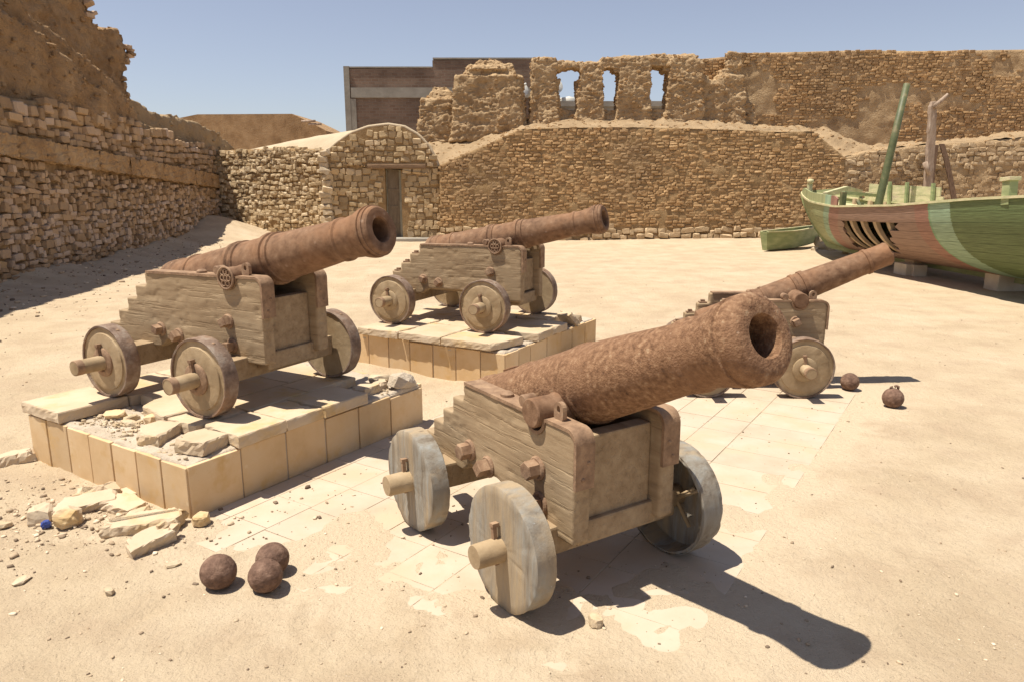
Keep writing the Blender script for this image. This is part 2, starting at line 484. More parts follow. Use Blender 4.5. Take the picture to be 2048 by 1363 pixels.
M['block'] = pmat('concrete_block', [(0.0, (0.489, 0.404, 0.288)), (1.0, (0.637, 0.552, 0.425))], 4, 8, 0.9, [(20, 0.4, 0.01)], 'World', spec=0.15)
M['green_dark'] = pmat('green_mast_paint', [(0.0, (0.058, 0.073, 0.032)), (0.6, (0.104, 0.113, 0.05)), (1.0, (0.221, 0.181, 0.099))], 5, 8, 0.55, [(20, 0.4, 0.008)], 'Object', spec=0.4)
M['green_pale'] = pmat('pale_green_paint', [(0.0, (0.329, 0.336, 0.184)), (0.5, (0.501, 0.47, 0.27)), (1.0, (0.672, 0.56, 0.377))], 4, 8, 0.6, [(18, 0.4, 0.008)], 'Object', stretch=(1, 1, 3), second=(3.0, 0.56, 0.7, (0.46, 0.38, 0.27)), spec=0.35)
M['green_dinghy'] = pmat('dinghy_green_paint', [(0.0, (0.189, 0.238, 0.106)), (0.5, (0.275, 0.317, 0.152)), (1.0, (0.391, 0.411, 0.218))], 3, 8, 0.55, [(14, 0.4, 0.008)], 'Object', stretch=(1, 1, 4), spec=0.4)
M['boat_wood'] = pmat('bare_boat_wood', [(0.0, (0.17, 0.09, 0.055)), (0.5, (0.33, 0.205, 0.14)), (1.0, (0.46, 0.34, 0.25))], 4, 9, 0.85, [(8, 0.6, 0.012, 'grain'), (40, 0.4, 0.005)], 'Object', spec=0.15)
M['boat_rib'] = pmat('pale_rib_wood', [(0.0, (0.30, 0.21, 0.13)), (1.0, (0.50, 0.39, 0.26))], 5, 9, 0.85, [(20, 0.5, 0.01)], 'Object', spec=0.15)
M['post_wood'] = pmat('silvered_wood', [(0.0, (0.23, 0.161, 0.115)), (0.5, (0.368, 0.276, 0.207)), (1.0, (0.478, 0.386, 0.304))], 3, 9, 0.85, [(6, 0.6, 0.02)], 'Object', stretch=(6, 6, 1), spec=0.15)
M['strip_dark'] = pmat('dark_brown_strip', [(0.0, (0.075, 0.045, 0.028)), (1.0, (0.17, 0.105, 0.068))], 4, 9, 0.85, [(12, 0.6, 0.015)], 'Object', stretch=(6, 6, 1), spec=0.15)
M['door'] = pmat('grey_brown_door', [(0.0, (0.17, 0.125, 0.085)), (1.0, (0.30, 0.235, 0.165))], 3, 8, 0.8, [(14, 0.4, 0.01)], 'Object', stretch=(5, 5, 1), spec=0.2)
M['door_frame'] = pmat('grey_green_frame', [(0.0, (0.25, 0.235, 0.18)), (1.0, (0.40, 0.38, 0.30))], 4, 8, 0.8, [(14, 0.4, 0.01)], 'Object', spec=0.2)
M['lintel'] = pmat('brown_lintel', [(0.0, (0.16, 0.10, 0.06)), (1.0, (0.30, 0.20, 0.125))], 3, 8, 0.85, [(9, 0.6, 0.02)], 'Object', stretch=(1, 6, 6), spec=0.15)
M['white_paint'] = pmat('dusty_white_metal', [(0.0, (0.55, 0.53, 0.47)), (1.0, (0.72, 0.70, 0.64))], 3, 6, 0.6, [], 'Object', spec=0.4)
M['blue'] = pmat('blue_plastic', [(0.0, (0.015, 0.03, 0.19)), (1.0, (0.04, 0.085, 0.34))], 20, 6, 0.4, [(60, 0.5, 0.01)], 'Object', spec=0.5)
M['pebble'] = pmat('pebbles', [(0.0, (0.22, 0.15, 0.095)), (1.0, (0.50, 0.40, 0.29))], 6, 6, 0.9, [(40, 0.5, 0.005)], 'World', island=0.3,
                   iramp=[(0.0, (0.16, 0.11, 0.08)), (0.25, (0.30, 0.215, 0.14)), (0.6, (0.48, 0.365, 0.24)), (1.0, (0.66, 0.56, 0.42))], spec=0.15)

def red_brick_mat():
    m = bpy.data.materials.new('red_brick'); m.use_nodes = True
    nt = m.node_tree; N = nt.nodes; L = nt.links; bs = N['Principled BSDF']
    g = N.new('ShaderNodeNewGeometry'); sx = N.new('ShaderNodeSeparateXYZ'); L.new(g.outputs['Position'], sx.inputs[0])
    cx = N.new('ShaderNodeCombineXYZ'); L.new(sx.outputs[0], cx.inputs[0]); L.new(sx.outputs[2], cx.inputs[1])
    nz = N.new('ShaderNodeTexNoise'); nz.inputs['Scale'].default_value = 1.2; nz.inputs['Detail'].default_value = 5; L.new(cx.outputs[0], nz.inputs['Vector'])
    vm = N.new('ShaderNodeVectorMath'); vm.operation = 'MULTIPLY_ADD'; vm.inputs[1].default_value = (0.05, 0.05, 0); L.new(nz.outputs['Color'], vm.inputs[0]); L.new(cx.outputs[0], vm.inputs[2])
    b = N.new('ShaderNodeTexBrick'); L.new(vm.outputs[0], b.inputs['Vector'])
    b.inputs['Scale'].default_value = 1.0; b.inputs['Brick Width'].default_value = 0.30; b.inputs['Row Height'].default_value = 0.125; b.inputs['Mortar Size'].default_value = 0.016
    b.inputs['Color1'].default_value = (0.20, 0.13, 0.093, 1); b.inputs['Color2'].default_value = (0.25, 0.175, 0.128, 1); b.inputs['Mortar'].default_value = (0.25, 0.19, 0.145, 1)
    mx = N.new('ShaderNodeMix'); mx.data_type = 'RGBA'; mx.blend_type = 'MULTIPLY'; mx.inputs[0].default_value = 1.0
    n2 = N.new('ShaderNodeTexNoise'); n2.inputs['Scale'].default_value = 0.8; n2.inputs['Detail'].default_value = 8; L.new(g.outputs['Position'], n2.inputs['Vector'])
    r = N.new('ShaderNodeMapRange'); r.inputs[1].default_value = 0.3; r.inputs[2].default_value = 0.7; r.inputs[3].default_value = 0.72; r.inputs[4].default_value = 1.2; L.new(n2.outputs[0], r.inputs[0])
    cc = N.new('ShaderNodeCombineColor')
    for k in range(3): L.new(r.outputs[0], cc.inputs[k])
    L.new(b.outputs[0], mx.inputs[6]); L.new(cc.outputs[0], mx.inputs[7]); L.new(mx.outputs[2], bs.inputs['Base Color'])
    bp = N.new('ShaderNodeBump'); bp.inputs['Strength'].default_value = 0.8; bp.inputs['Distance'].default_value = 0.03; bp.invert = True
    L.new(b.outputs['Fac'], bp.inputs['Height']); L.new(bp.outputs[0], bs.inputs['Normal'])
    bs.inputs['Roughness'].default_value = 0.9; bs.inputs['Specular IOR Level'].default_value = 0.15
    return m
M['red_brick'] = red_brick_mat()

def hull_mat():
    """painted planks: bands across the hull's length (u = metres from the bow, v = height 0..1)"""
    m = bpy.data.materials.new('boat_hull_paint'); m.use_nodes = True
    nt = m.node_tree; N = nt.nodes; L = nt.links; bs = N['Principled BSDF']
    uv = N.new('ShaderNodeUVMap'); uv.uv_map = 'hull'
    sp = N.new('ShaderNodeSeparateXYZ'); L.new(uv.outputs[0], sp.inputs[0])
    def math_(op, a, b):
        x = N.new('ShaderNodeMath'); x.operation = op
        for i, q in enumerate((a, b)):
            if isinstance(q, (int, float)): x.inputs[i].default_value = q
            else: L.new(q, x.inputs[i])
        return x.outputs[0]
    inv = math_('SUBTRACT', 1.0, sp.outputs[1])
    sw = math_('MULTIPLY', math_('POWER', inv, 3.2), 1.1)
    mpn = N.new('ShaderNodeMapping'); mpn.inputs['Scale'].default_value = (1.4, 55, 1); L.new(uv.outputs[0], mpn.inputs[0])
    nz = N.new('ShaderNodeTexNoise'); nz.inputs['Scale'].default_value = 1.6; nz.inputs['Detail'].default_value = 7; L.new(mpn.outputs[0], nz.inputs['Vector'])
    nzc = math_('SUBTRACT', nz.outputs[0], 0.5)
    s_aft = math_('ADD', math_('SUBTRACT', sp.outputs[0], sw), math_('MULTIPLY', nzc, 0.12))
    s_fwd = math_('ADD', math_('ADD', sp.outputs[0], math_('MULTIPLY', inv, 1.25)), math_('MULTIPLY', nzc, 0.1))
    def ramp(s, stops, lo, hi):
        mr = N.new('ShaderNodeMapRange'); mr.inputs[1].default_value = lo; mr.inputs[2].default_value = hi; L.new(s, mr.inputs[0])
        r = N.new('ShaderNodeValToRGB'); r.color_ramp.interpolation = 'CONSTANT'; e = r.color_ramp.elements
        while len(e) < len(stops): e.new(0.5)
        for k, (p, c) in enumerate(stops):
            e[k].position = (p - lo) / (hi - lo); e[k].color = (*c, 1)
        L.new(mr.outputs[0], r.inputs[0]); return r.outputs[0]
    mint = (0.27, 0.37, 0.245); mint2 = (0.20, 0.33, 0.18); red = (0.31, 0.165, 0.12)
    wood = (0.29, 0.185, 0.135); wood2 = (0.25, 0.135, 0.085); green = (0.125, 0.165, 0.068); olive = (0.31, 0.33, 0.17)
    fwd = ramp(s_fwd, [(0, olive), (BAND['m0'], mint), (BAND['r0'], red), (BAND['w0'], wood)], 0, 12)
    aft = ramp(s_aft, [(0, wood), (BAND['r1'], red), (BAND['m1'], mint2), (BAND['m2'], mint), (BAND['g1'], green)], 0, 12)
    sel = math_('GREATER_THAN', s_aft, BAND['r1'])
    mx = N.new('ShaderNodeMix'); mx.data_type = 'RGBA'; L.new(sel, mx.inputs[0]); L.new(fwd, mx.inputs[6]); L.new(aft, mx.inputs[7])
    # long weathered streaks in the planks
    n3 = N.new('ShaderNodeTexNoise'); n3.inputs['Scale'].default_value = 2.4; n3.inputs['Detail'].default_value = 9; L.new(mpn.outputs[0], n3.inputs['Vector'])
    r3 = N.new('ShaderNodeMapRange'); r3.inputs[1].default_value = 0.3; r3.inputs[2].default_value = 0.7; r3.inputs[3].default_value = 0.65; r3.inputs[4].default_value = 1.25; L.new(n3.outputs[0], r3.inputs[0])
    cc = N.new('ShaderNodeCombineColor')
    for k in range(3): L.new(r3.outputs[0], cc.inputs[k])
    m2 = N.new('ShaderNodeMix'); m2.data_type = 'RGBA'; m2.blend_type = 'MULTIPLY'; m2.inputs[0].default_value = 1
    L.new(mx.outputs[2], m2.inputs[6]); L.new(cc.outputs[0], m2.inputs[7])
    L.new(m2.outputs[2], bs.inputs['Base Color'])
    bp = N.new('ShaderNodeBump'); bp.inputs['Strength'].default_value = 0.5; bp.inputs['Distance'].default_value = 0.015
    L.new(n3.outputs[0], bp.inputs['Height']); L.new(bp.outputs[0], bs.inputs['Normal'])
    bs.inputs['Roughness'].default_value = 0.6; bs.inputs['Specular IOR Level'].default_value = 0.3
    return m
BAND = dict(m0=3.55, r0=3.9, w0=4.5, r1=7.1, m1=7.5, m2=7.52, g1=8.05)
M['hull'] = hull_mat()

def thin_sand():
    m = M['sand']; nt = m.node_tree; N = nt.nodes; L = nt.links; bs = N['Principled BSDF']
    src = bs.inputs['Base Color'].links[0].from_socket
    at_ = N.new('ShaderNodeAttribute'); at_.attribute_name = 'cover'
    g = N.new('ShaderNodeNewGeometry'); nz = N.new('ShaderNodeTexNoise'); nz.inputs['Scale'].default_value = 9.0; nz.inputs['Detail'].default_value = 8.0
    L.new(g.outputs['Position'], nz.inputs['Vector'])
    ad = N.new('ShaderNodeMath'); ad.operation = 'MULTIPLY_ADD'; L.new(nz.outputs[0], ad.inputs[0]); ad.inputs[1].default_value = 1.3; L.new(at_.outputs['Fac'], ad.inputs[2])
    mr = N.new('ShaderNodeMapRange'); mr.inputs[1].default_value = 0.75; mr.inputs[2].default_value = 1.45; mr.inputs[3].default_value = 0.0; mr.inputs[4].default_value = 0.85; L.new(ad.outputs[0], mr.inputs[0])
    mx = N.new('ShaderNodeMix'); mx.data_type = 'RGBA'; L.new(mr.outputs[0], mx.inputs[0]); L.new(src, mx.inputs[6]); mx.inputs[7].default_value = (0.55, 0.445, 0.315, 1)
    L.new(mx.outputs[2], bs.inputs['Base Color'])
thin_sand()
# ------------------------------------------------------------------ ground
PA = (-1.74, 3.718, 1.003)      # near plinth: corner x, y and heading; the paving follows its grid
PB = (-0.058, 6.346, 1.045)
def to_uv(x, y, P):
    c, s = math.cos(P[2]), math.sin(P[2])
    return (x - P[0]) * c + (y - P[1]) * s, -(x - P[0]) * s + (y - P[1]) * c
def from_uv(u, v, P):
    c, s = math.cos(P[2]), math.sin(P[2])
    return P[0] + u * c - v * s, P[1] + u * s + v * c
def wall_x(Y):
    return -8.3 - 0.1 * (Y - 11.9)
def sstep(a, b, x):
    t = np.clip((x - a) / (b - a), 0, 1)
    return t * t * (3 - 2 * t)
FOOT = []
for _p in range(16):                                   # people have walked across the sand
    _x, _y, _a = rng.uniform(-4.5, 5.5), rng.uniform(2.2, 10.0), rng.uniform(0, 6.28)
    for _k in range(9):
        _s = 1 if _k % 2 else -1
        FOOT.append((_x - math.sin(_a) * 0.09 * _s, _y + math.cos(_a) * 0.09 * _s, _a + rng.gauss(0, 0.12)))
        _x += math.cos(_a) * 0.62; _y += math.sin(_a) * 0.62; _a += rng.gauss(0, 0.12)
def ground_z(x, y):
    x = np.asarray(x, float); y = np.asarray(y, float)
    u, v = to_uv(x, y, PA)
    z = 0.018 * fbm2(x, y, 0.55, 3, 3) + 0.014 * fbm2(x, y, 2.2, 3, 5) - 0.010 * np.abs(fbm2(x, y, 5.0, 3, 7)) + 0.006 * fbm2(x, y, 10.0, 3, 9)
    # cover of sand over the paving: ragged edge
    edge = 0.24 * fbm2(x, y, 1.6, 4, 21) + 0.16 * fbm2(x, y, 6.0, 4, 22)
    inside = np.minimum.reduce([u + 0.10 - edge * 1.6, 4.75 - u + edge * 2, v + 2.665 + edge * 0.4, -v + 1.0])
    # paving runs out towards the lower left and lower right under blown sand
    corner = (u - 0.25) * 0.75 + (v + 1.05) * 0.45 + edge * 1.4
    inside = np.minimum(inside, np.maximum(corner + 0.22, (v + 1.9) * -1.0 + 0.2 + edge - 1.7 * np.clip(1.25 - u, 0, 2)))
    k = sstep(-0.25, 0.25, inside)
    z = z * (1 - 0.75 * k) + 0.008 * (1 - k) - 0.020 * k
    veil = sstep(0.9, -0.2, (u - 0.55) * 0.6 + (v + 1.6) * 0.35) 
    thin = sstep(0.20 - 0.40 * veil, 0.60 - 0.38 * veil, fbm2(x, y, 2.4, 5, 31)) * 0.0235 * k
    z = z + thin
    # old footprints
    for fx, fy, fa in FOOT:
        m = (np.abs(x - fx) < 0.4) & (np.abs(y - fy) < 0.4)
        if not np.any(m): continue
        a = (x - fx) * math.cos(fa) + (y - fy) * math.sin(fa); b = -(x - fx) * math.sin(fa) + (y - fy) * math.cos(fa)
        r2 = (a / 0.135) ** 2 + (b / 0.052) ** 2
        z = z + np.where(m, (-0.013 * np.exp(-r2 ** 2) + 0.006 * np.exp(-(np.sqrt(r2) - 1.35) ** 2 / 0.12)) * (1 - k), 0)
    # flatter around the far cannon
    d = np.hypot(x - 2.16, y - 6.6)
    z = np.where(d < 1.6, z * sstep(0.9, 1.6, d) + (-0.004) * (1 - sstep(0.9, 1.6, d)), z)
    # drift against the ruined wall and in the corner by the hut
    dx = x - wall_x(y)
    z = z + 0.34 * np.exp(-np.clip(dx, 0, 50) / 0.55) * sstep(9, 13, y) * (0.75 + 0.5 * fbm2(x, y, 0.9, 3, 41))
    z = z + 0.50 * np.exp(-(((x + 9.0) / 1.3) ** 2 + ((y - 23.3) / 1.7) ** 2))
    z = z + 0.10 * sstep(20.5, 22.3, y) * sstep(-3, 8, x)
    far = np.hypot(x, y - 10)
    z = z + 0.06 * fbm2(x, y, 0.12, 2, 51) * sstep(9, 18, far)
    return z

def axis(segs):
    out = []
    for a, b, s in segs:
        n = max(1, int(round((b - a) / s)))
        out += list(np.linspace(a, b, n, endpoint=False))
    out.append(segs[-1][1])
    return np.array(out)
gx = axis([(-220, -40, 20), (-40, -12, 2), (-12, -4.4, 0.14), (-4.4, 3.6, 0.042), (3.6, 12, 0.14), (12, 40, 2), (40, 220, 20)])
gy = axis([(-60, -4, 7), (-4, 1.6, 0.25), (1.6, 7.2, 0.042), (7.2, 12, 0.09), (12, 26, 0.2), (26, 60, 3), (60, 400, 25)])
GX, GY = np.meshgrid(gx, gy)
GZ = ground_z(GX, GY)
nx, ny = len(gx), len(gy)
gv = np.stack([GX, GY, GZ], -1).reshape(-1, 3)
ii = np.arange(nx - 1)[None, :] + np.arange(ny - 1)[:, None] * nx
gf = np.stack([ii, ii + 1, ii + 1 + nx, ii + nx], -1).reshape(-1, 4)
def grid_mesh(name, v, f):
    me = bpy.data.meshes.new(name)
    me.vertices.add(len(v)); me.vertices.foreach_set('co', np.asarray(v, np.float64).ravel())
    me.loops.add(f.size); me.loops.foreach_set('vertex_index', f.astype(np.int32).ravel())
    me.polygons.add(len(f)); me.polygons.foreach_set('loop_start', np.arange(0, f.size, f.shape[1], dtype=np.int32))
    me.update(calc_edges=True); me.validate()
    return me
g_me = grid_mesh('ground', gv, gf)
def thinness():
    x, y, z = gv[:, 0], gv[:, 1], gv[:, 2]
    u, v = to_uv(x, y, PA)
    over = sstep(0.6, 0.0, np.maximum.reduce([-u - 0.1, u - 4.7, v - 0.0, -2.75 - v]))     # above or close to the slabs
    return over * (1 - sstep(0.0, 0.022, z))
ca = g_me.attributes.new('cover', 'FLOAT', 'POINT'); ca.data.foreach_set('value', thinness().astype(np.float32))
link('ground', g_me, M['sand'], kind='structure', label='pale sandy courtyard ground with scattered grit')

# ------------------------------------------------------------------ paving
pv_c = [from_uv(u, v, PA) for u, v in ((-0.15, 0.0), (4.7, 0.0), (4.7, -2.62), (-0.15, -2.62))]
pav = add('stone_paving', prism(pv_c, 'z', -0.06, -0.0035), M['sand'], kind='structure', label='cracked cream limestone paving under the cannons')
v_lines = [-0.005, -0.15, -0.43, -0.71, -0.99, -1.27, -1.55, -1.83, -2.115, -2.67]
tile_shared = {}
for i, (va, vb) in enumerate(zip(v_lines[:-1], v_lines[1:])):
    u = -0.18 + (0.02 if i % 2 else 0.0)
    while u < 4.75:
        w = 0.315 + rng.uniform(-0.006, 0.006)
        wv = abs(vb - va)
        key = round(wv, 2)
        if key not in tile_shared:
            me = mesh_of(box(-0.5, 0.5, -wv / 2 + 0.0022, wv / 2 - 0.0022, -0.03, 0.0), 'paving_tile')
            bevel_mesh(me, 0.0015, 1)
            tile_shared[key] = me
        x, y = from_uv(u + w / 2, (va + vb) / 2, PA)
        Mx = Matrix.Translation((x, y, rng.uniform(-0.0025, 0.0))) @ Matrix.Rotation(PA[2] + rng.uniform(-0.004, 0.004), 4, 'Z') @ Matrix.Rotation(rng.uniform(-0.004, 0.004), 4, 'X') @ Matrix.Diagonal((w - 0.0045, 1, 1, 1))
        link('paving_tile', tile_shared[key], M['tile'], pav, Mx, False)
        u += w

# ------------------------------------------------------------------ stones for walls
def stone_template(seed, boxy, rough, n=2):
    me = bpy.data.meshes.new('stone')
    bm = bmesh.new(); bmesh.ops.create_cube(bm, size=1.0)
    bmesh.ops.subdivide_edges(bm, edges=bm.edges, cuts=n - 1, use_grid_fill=True)
    bm.to_mesh(me); bm.free()
    c = co_of(me) * 2
    r = np.linalg.norm(c, axis=1, keepdims=True)
    sph = c / r * 1.12
    c = c * boxy + sph * (1 - boxy)
    rr = np.random.RandomState(seed)
    c = c * (1 + 0.10 * fbm(c * 1.3 + seed * 9.1, 3, seed)[:, None] * rough) + rr.uniform(-0.06, 0.06, c.shape) * rough
    # slight wedge
    c[:, 2] *= 1 + c[:, 0] * rr.uniform(-0.14, 0.14) * rough
    set_co(me, c / 2)
    return me
def rubble_template(seed, npts=15, sharp=0.62, cs=1.0):
    rr = np.random.RandomState(seed)
    q = rr.uniform(-1, 1, (npts, 3))
    q = q / np.max(np.abs(q), axis=1, keepdims=True)                 # on the faces of a box
    sph = q / np.linalg.norm(q, axis=1, keepdims=True) * 1.15
    q = (q * sharp + sph * (1 - sharp)) * 0.5
    cor = np.array([(a, b, c) for a in (-1, 1) for b in (-1, 1) for c in (-1, 1)]) * 0.5
    cor = cor * (1 - 0.30 * rr.rand(8, 3)) * cs
    bm = bmesh.new()
    for p in np.concatenate([q, cor]): bm.verts.new(p)
    res = bmesh.ops.convex_hull(bm, input=bm.verts)
    bmesh.ops.delete(bm, geom=list({v for v in res['geom_interior'] + res['geom_unused'] if isinstance(v, bmesh.types.BMVert)}), context='VERTS')
    bmesh.ops.recalc_face_normals(bm, faces=bm.faces)
    me = bpy.data.meshes.new('stone'); bm.to_mesh(me); bm.free()
    return me
def brick_template(seed):
    rr = np.random.RandomState(seed)
    me = mesh_of(box(-0.5, 0.5, -0.5, 0.5, -0.5, 0.5), 'brick')
    set_co(me, co_of(me) * (1 - 0.22 * rr.rand(8, 3)) + rr.uniform(-0.03, 0.03, (8, 3)))
    bevel_mesh(me, 0.09, 1)
    set_co(me, co_of(me) + rr.uniform(-0.025, 0.025, (len(me.vertices), 3)))
    bm = bmesh.new(); bm.from_mesh(me); bmesh.ops.triangulate(bm, faces=bm.faces); bm.to_mesh(me); bm.free()
    return me
STONES = [rubble_template(s) for s in range(18)]
BLOCKS = [brick_template(s + 50) for s in range(12)]
BRICKS = [brick_template(s + 90) for s in range(10)] + [rubble_template(s + 70) for s in range(3)]
for ms in (STONES, BLOCKS, BRICKS):
    for me in ms:
        me.polygons.foreach_set('use_smooth', np.full(len(me.polygons), False))

def tri_of(t):
    bm = bmesh.new(); bm.from_mesh(t); bmesh.ops.triangulate(bm, faces=bm.faces)
    bm.verts.index_update()
    c = np.array([v.co[:] for v in bm.verts]); f = np.array([[v.index for v in q.verts] for q in bm.faces]); bm.free()
    return c, f

def place_pieces(parent, items, templ, mat, name, limit=300, stuff_name=None):
    """items: list of 4x4 numpy matrices.  The largest in view are pieces of their own, the rest one 'stuff' part."""
    sizes = []
    for A in items:
        p = A[:3, 3]
        x, y, d = project(p)
        w = np.linalg.norm(A[:3, 0]) * np.linalg.norm(A[:3, 2]) / max(d, 0.1) ** 2
        sizes.append(w if (-20 < x < 2068 and -20 < y < 1383 and d > 0.2) else w * 1e-4)
    order = np.argsort(sizes)[::-1]
    meshes = []
    for t in templ:
        c = t.copy(); c.materials.clear(); c.materials.append(mat); meshes.append(c)
    for i in order[:limit]:
        A = items[i]
        o = bpy.data.objects.new(name, meshes[rng.randrange(len(meshes))])
        COL.objects.link(o)
        o.parent = parent
        o.matrix_parent_inverse = WM[parent.name].inverted()
        o.matrix_basis = Matrix([list(map(float, r)) for r in A])
    rest = order[limit:]
    if len(rest):
        V, F, n = [], [], 0
        tc = [tri_of(t) for t in templ]
        for i in rest:
            c, f = tc[rng.randrange(len(tc))]
            A = items[i]
            V.append(c @ A[:3, :3].T + A[:3, 3]); F.append(f + n); n += len(c)
        me = grid_mesh(stuff_name or (name + 's'), np.concatenate(V), np.concatenate(F))
        Mi = WM[parent.name].inverted()
        o = link(stuff_name or (name + 's'), me, mat, parent, Matrix.Identity(4), False, kind='stuff')

def mat_from(tu, nn, tv, p, jitter=0.04):
    A = np.eye(4)
    A[:3, 0], A[:3, 1], A[:3, 2], A[:3, 3] = tu, nn, tv, p
    if jitter:
        J = np.array(Matrix.Rotation(rng.gauss(0, jitter), 3, 'X') @ Matrix.Rotation(rng.gauss(0, jitter * 1.2), 3, 'Y') @ Matrix.Rotation(rng.gauss(0, jitter), 3, 'Z'))
        B = A[:3, :3]; s = np.linalg.norm(B, axis=0)
        A[:3, :3] = (B / s) @ J * s
    return A

def lay(surface, L, ztop, zbot, h_rng, w_rng, depth, proud, jitter=0.03, skip=None, miss=0.0, wavy=0.03, vary=1.0, gap=0.97):
    """courses of pieces on a surface: surface(u, z) -> point, tangent u, tangent z, outward normal; ztop/zbot functions of u"""
    items = []
    z = min(zbot(u) for u in np.linspace(0, L, 20))
    zmax = max(ztop(u) for u in np.linspace(0, L, 60))
    row = 0
    while z < zmax:
        h = rng.uniform(*h_rng)
        u = -rng.uniform(0, w_rng[1])
        while u < L:
            w = rng.uniform(*w_rng)
            if rng.random() < 0.15 * vary: w *= 0.6
            uc = u + w / 2
            if 0 <= uc <= L:
                dz = wavy * math.sin(uc * 0.7 + row * 0.35) + rng.gauss(0, 0.12) * h * vary
                zc = z + h / 2 + dz
                if zbot(uc) <= zc <= ztop(uc) - h * 0.35 and not (skip and skip(uc, zc, w, h)) and rng.random() > miss:
                    p, tu, tv, nn = surface(uc, zc)
                    hh = h * rng.uniform(0.86, 1.10)
                    pr = rng.gauss(proud, proud * 0.7)
                    items.append(mat_from(tu * w * gap, nn * depth, tv * hh, p + nn * (pr - depth / 2), jitter))
            u += w
        z += h
        row += 1
    return items

def strip_wall(name, pts_front, thick_vec, mat, parent, step=0.25, amp=0.03, sc=2.0, seed=0, cap=True):
    """backing sheet with thickness: pts_front = function (u, t) -> point, t 0..1 from foot to top"""
    fn, L, nz = pts_front
    nu = max(2, int(L / step))
    us = np.linspace(0, L, nu + 1); ts = np.linspace(0, 1, nz + 1)
    F = np.array([[fn(u, t) for u in us] for t in ts])
    nrm = np.asarray(thick_vec, float) / np.linalg.norm(thick_vec)
    F = F - nrm * (amp * fbm(F.reshape(-1, 3) * sc, 4, seed)).reshape(F.shape[0], F.shape[1], 1)
    B = F + np.asarray(thick_vec)
    n1 = F.shape[0] * F.shape[1]
    V = np.concatenate([F.reshape(-1, 3), B.reshape(-1, 3)])
    faces = []
    W = nu + 1
    for i in range(nz):
        for j in range(nu):
            a = i * W + j
            faces.append((a, a + 1, a + W + 1, a + W))
            faces.append((n1 + a, n1 + a + W, n1 + a + W + 1, n1 + a + 1))
    for j in range(nu):
        a = nz * W + j
        faces.append((a, a + 1, n1 + a + 1, n1 + a))
        faces.append((j, n1 + j, n1 + j + 1, j + 1))
    for i in range(nz):
        a = i * W; b = i * W + nu
        faces.append((a, a + W, n1 + a + W, n1 + a))
        faces.append((b, n1 + b, n1 + b + W, b + W))
    me = grid_mesh(name, V, np.array(faces))
    bm = bmesh.new(); bm.from_mesh(me); bmesh.ops.recalc_face_normals(bm, faces=bm.faces); bm.to_mesh(me); bm.free()
    return link(name, me, mat, parent, Matrix.Identity(4), True)

def interp(xs, ys):
    xs = np.asarray(xs, float); ys = np.asarray(ys, float)
    return lambda x: float(np.interp(x, xs, ys))

# ------------------------------------------------------------------ brick retaining wall in the middle
MW_Y = 22.2; BAT = 0.09
mx0 = at(879, 400, MW_Y)[0]; mx1 = at(1690, 400, MW_Y)[0]
prof_px = [(876, 331), (940, 303), (1000, 276), (1046, 257), (1150, 254), (1300, 254), (1480, 259), (1560, 263), (1628, 262), (1650, 280), (1692, 316)]
prof = [at(px, py, MW_Y + 0.2) for px, py in prof_px]
mw_top = interp([p[0] - mx0 for p in prof], [p[2] for p in prof])
mw = empty('mud_brick_wall', ((mx0 + mx1) / 2, MW_Y, 0), 0, 'long low wall of worn mud bricks with a sloping left end, behind the cannons', 'wall')
def mw_surf(u, z):
    tv = np.array([0, BAT, 1.0]); tv /= np.linalg.norm(tv)
    return np.array([mx0 + u, MW_Y + BAT * z, z]), np.array([1.0, 0, 0]), tv, np.array([0, -1.0, BAT])
LMW = mx1 - mx0
strip_wall('mortar_core', (lambda u, t: (mx0 + u, MW_Y + 0.005 + BAT * (-0.3 + t * (mw_top(u) + 0.3)), -0.3 + t * (mw_top(u) - 0.01 + 0.3)), LMW, 46), (0, 0.9, 0), M['brick_mortar'], mw, 0.08, 0.05, 4.0, 4)
items = lay(mw_surf, LMW, mw_top, lambda u: 0.42, (0.060, 0.086), (0.14, 0.29), 0.16, 0.020, 0.03, miss=0.05, wavy=0.04, gap=0.97, vary=1.5)
place_pieces(mw, items, BRICKS, M['brick'], 'brick', 300, 'bricks')
items = lay(mw_surf, LMW, lambda u: 0.50, lambda u: -0.05, (0.13, 0.19), (0.18, 0.42), 0.2, 0.07, 0.09, vary=1.4)
place_pieces(mw, items, STONES, M['foot_stone'], 'foot_stone', 120, 'foot_stones')

# ------------------------------------------------------------------ lower wall behind the boat
LW_Y = 22.75
lx0 = mx1 - 0.05; lx1 = 20.0
lprof = [at(px, py, LW_Y + 0.2) for px, py in ((1680, 318), (1740, 303), (1850, 291), (1960, 284), (2048, 276), (2200, 268))]
lw_top = interp([p[0] - lx0 for p in lprof], [p[2] for p in lprof])
lw = empty('mud_plastered_wall', ((lx0 + lx1) / 2, LW_Y, 0), 0, 'lumpy pale mud wall behind the big green boat', 'wall')
LLW = lx1 - lx0
def lw_surf(u, z):
    tv = np.array([0, 0.08, 1.0]); tv /= np.linalg.norm(tv)
    return np.array([lx0 + u, LW_Y + 0.08 * z, z]), np.array([1.0, 0, 0]), tv, np.array([0, -1.0, 0.08])
strip_wall('mud_core', (lambda u, t: (lx0 + u, LW_Y + 0.02 + 0.08 * (-0.3 + t * (lw_top(u) + 0.3)), -0.3 + t * (lw_top(u) + 0.31)), LLW, 40), (0, 0.8, 0), M['mud'], lw, 0.09, 0.07, 4.0, 8)
items = lay(lw_surf, LLW, lw_top, lambda u: lw_top(u) - 0.75, (0.10, 0.15), (0.16, 0.34), 0.16, 0.03, 0.08, miss=0.12, wavy=0.05, vary=1.6)
place_pieces(lw, items, STONES, M['foot_stone'], 'stone', 150, 'stones')
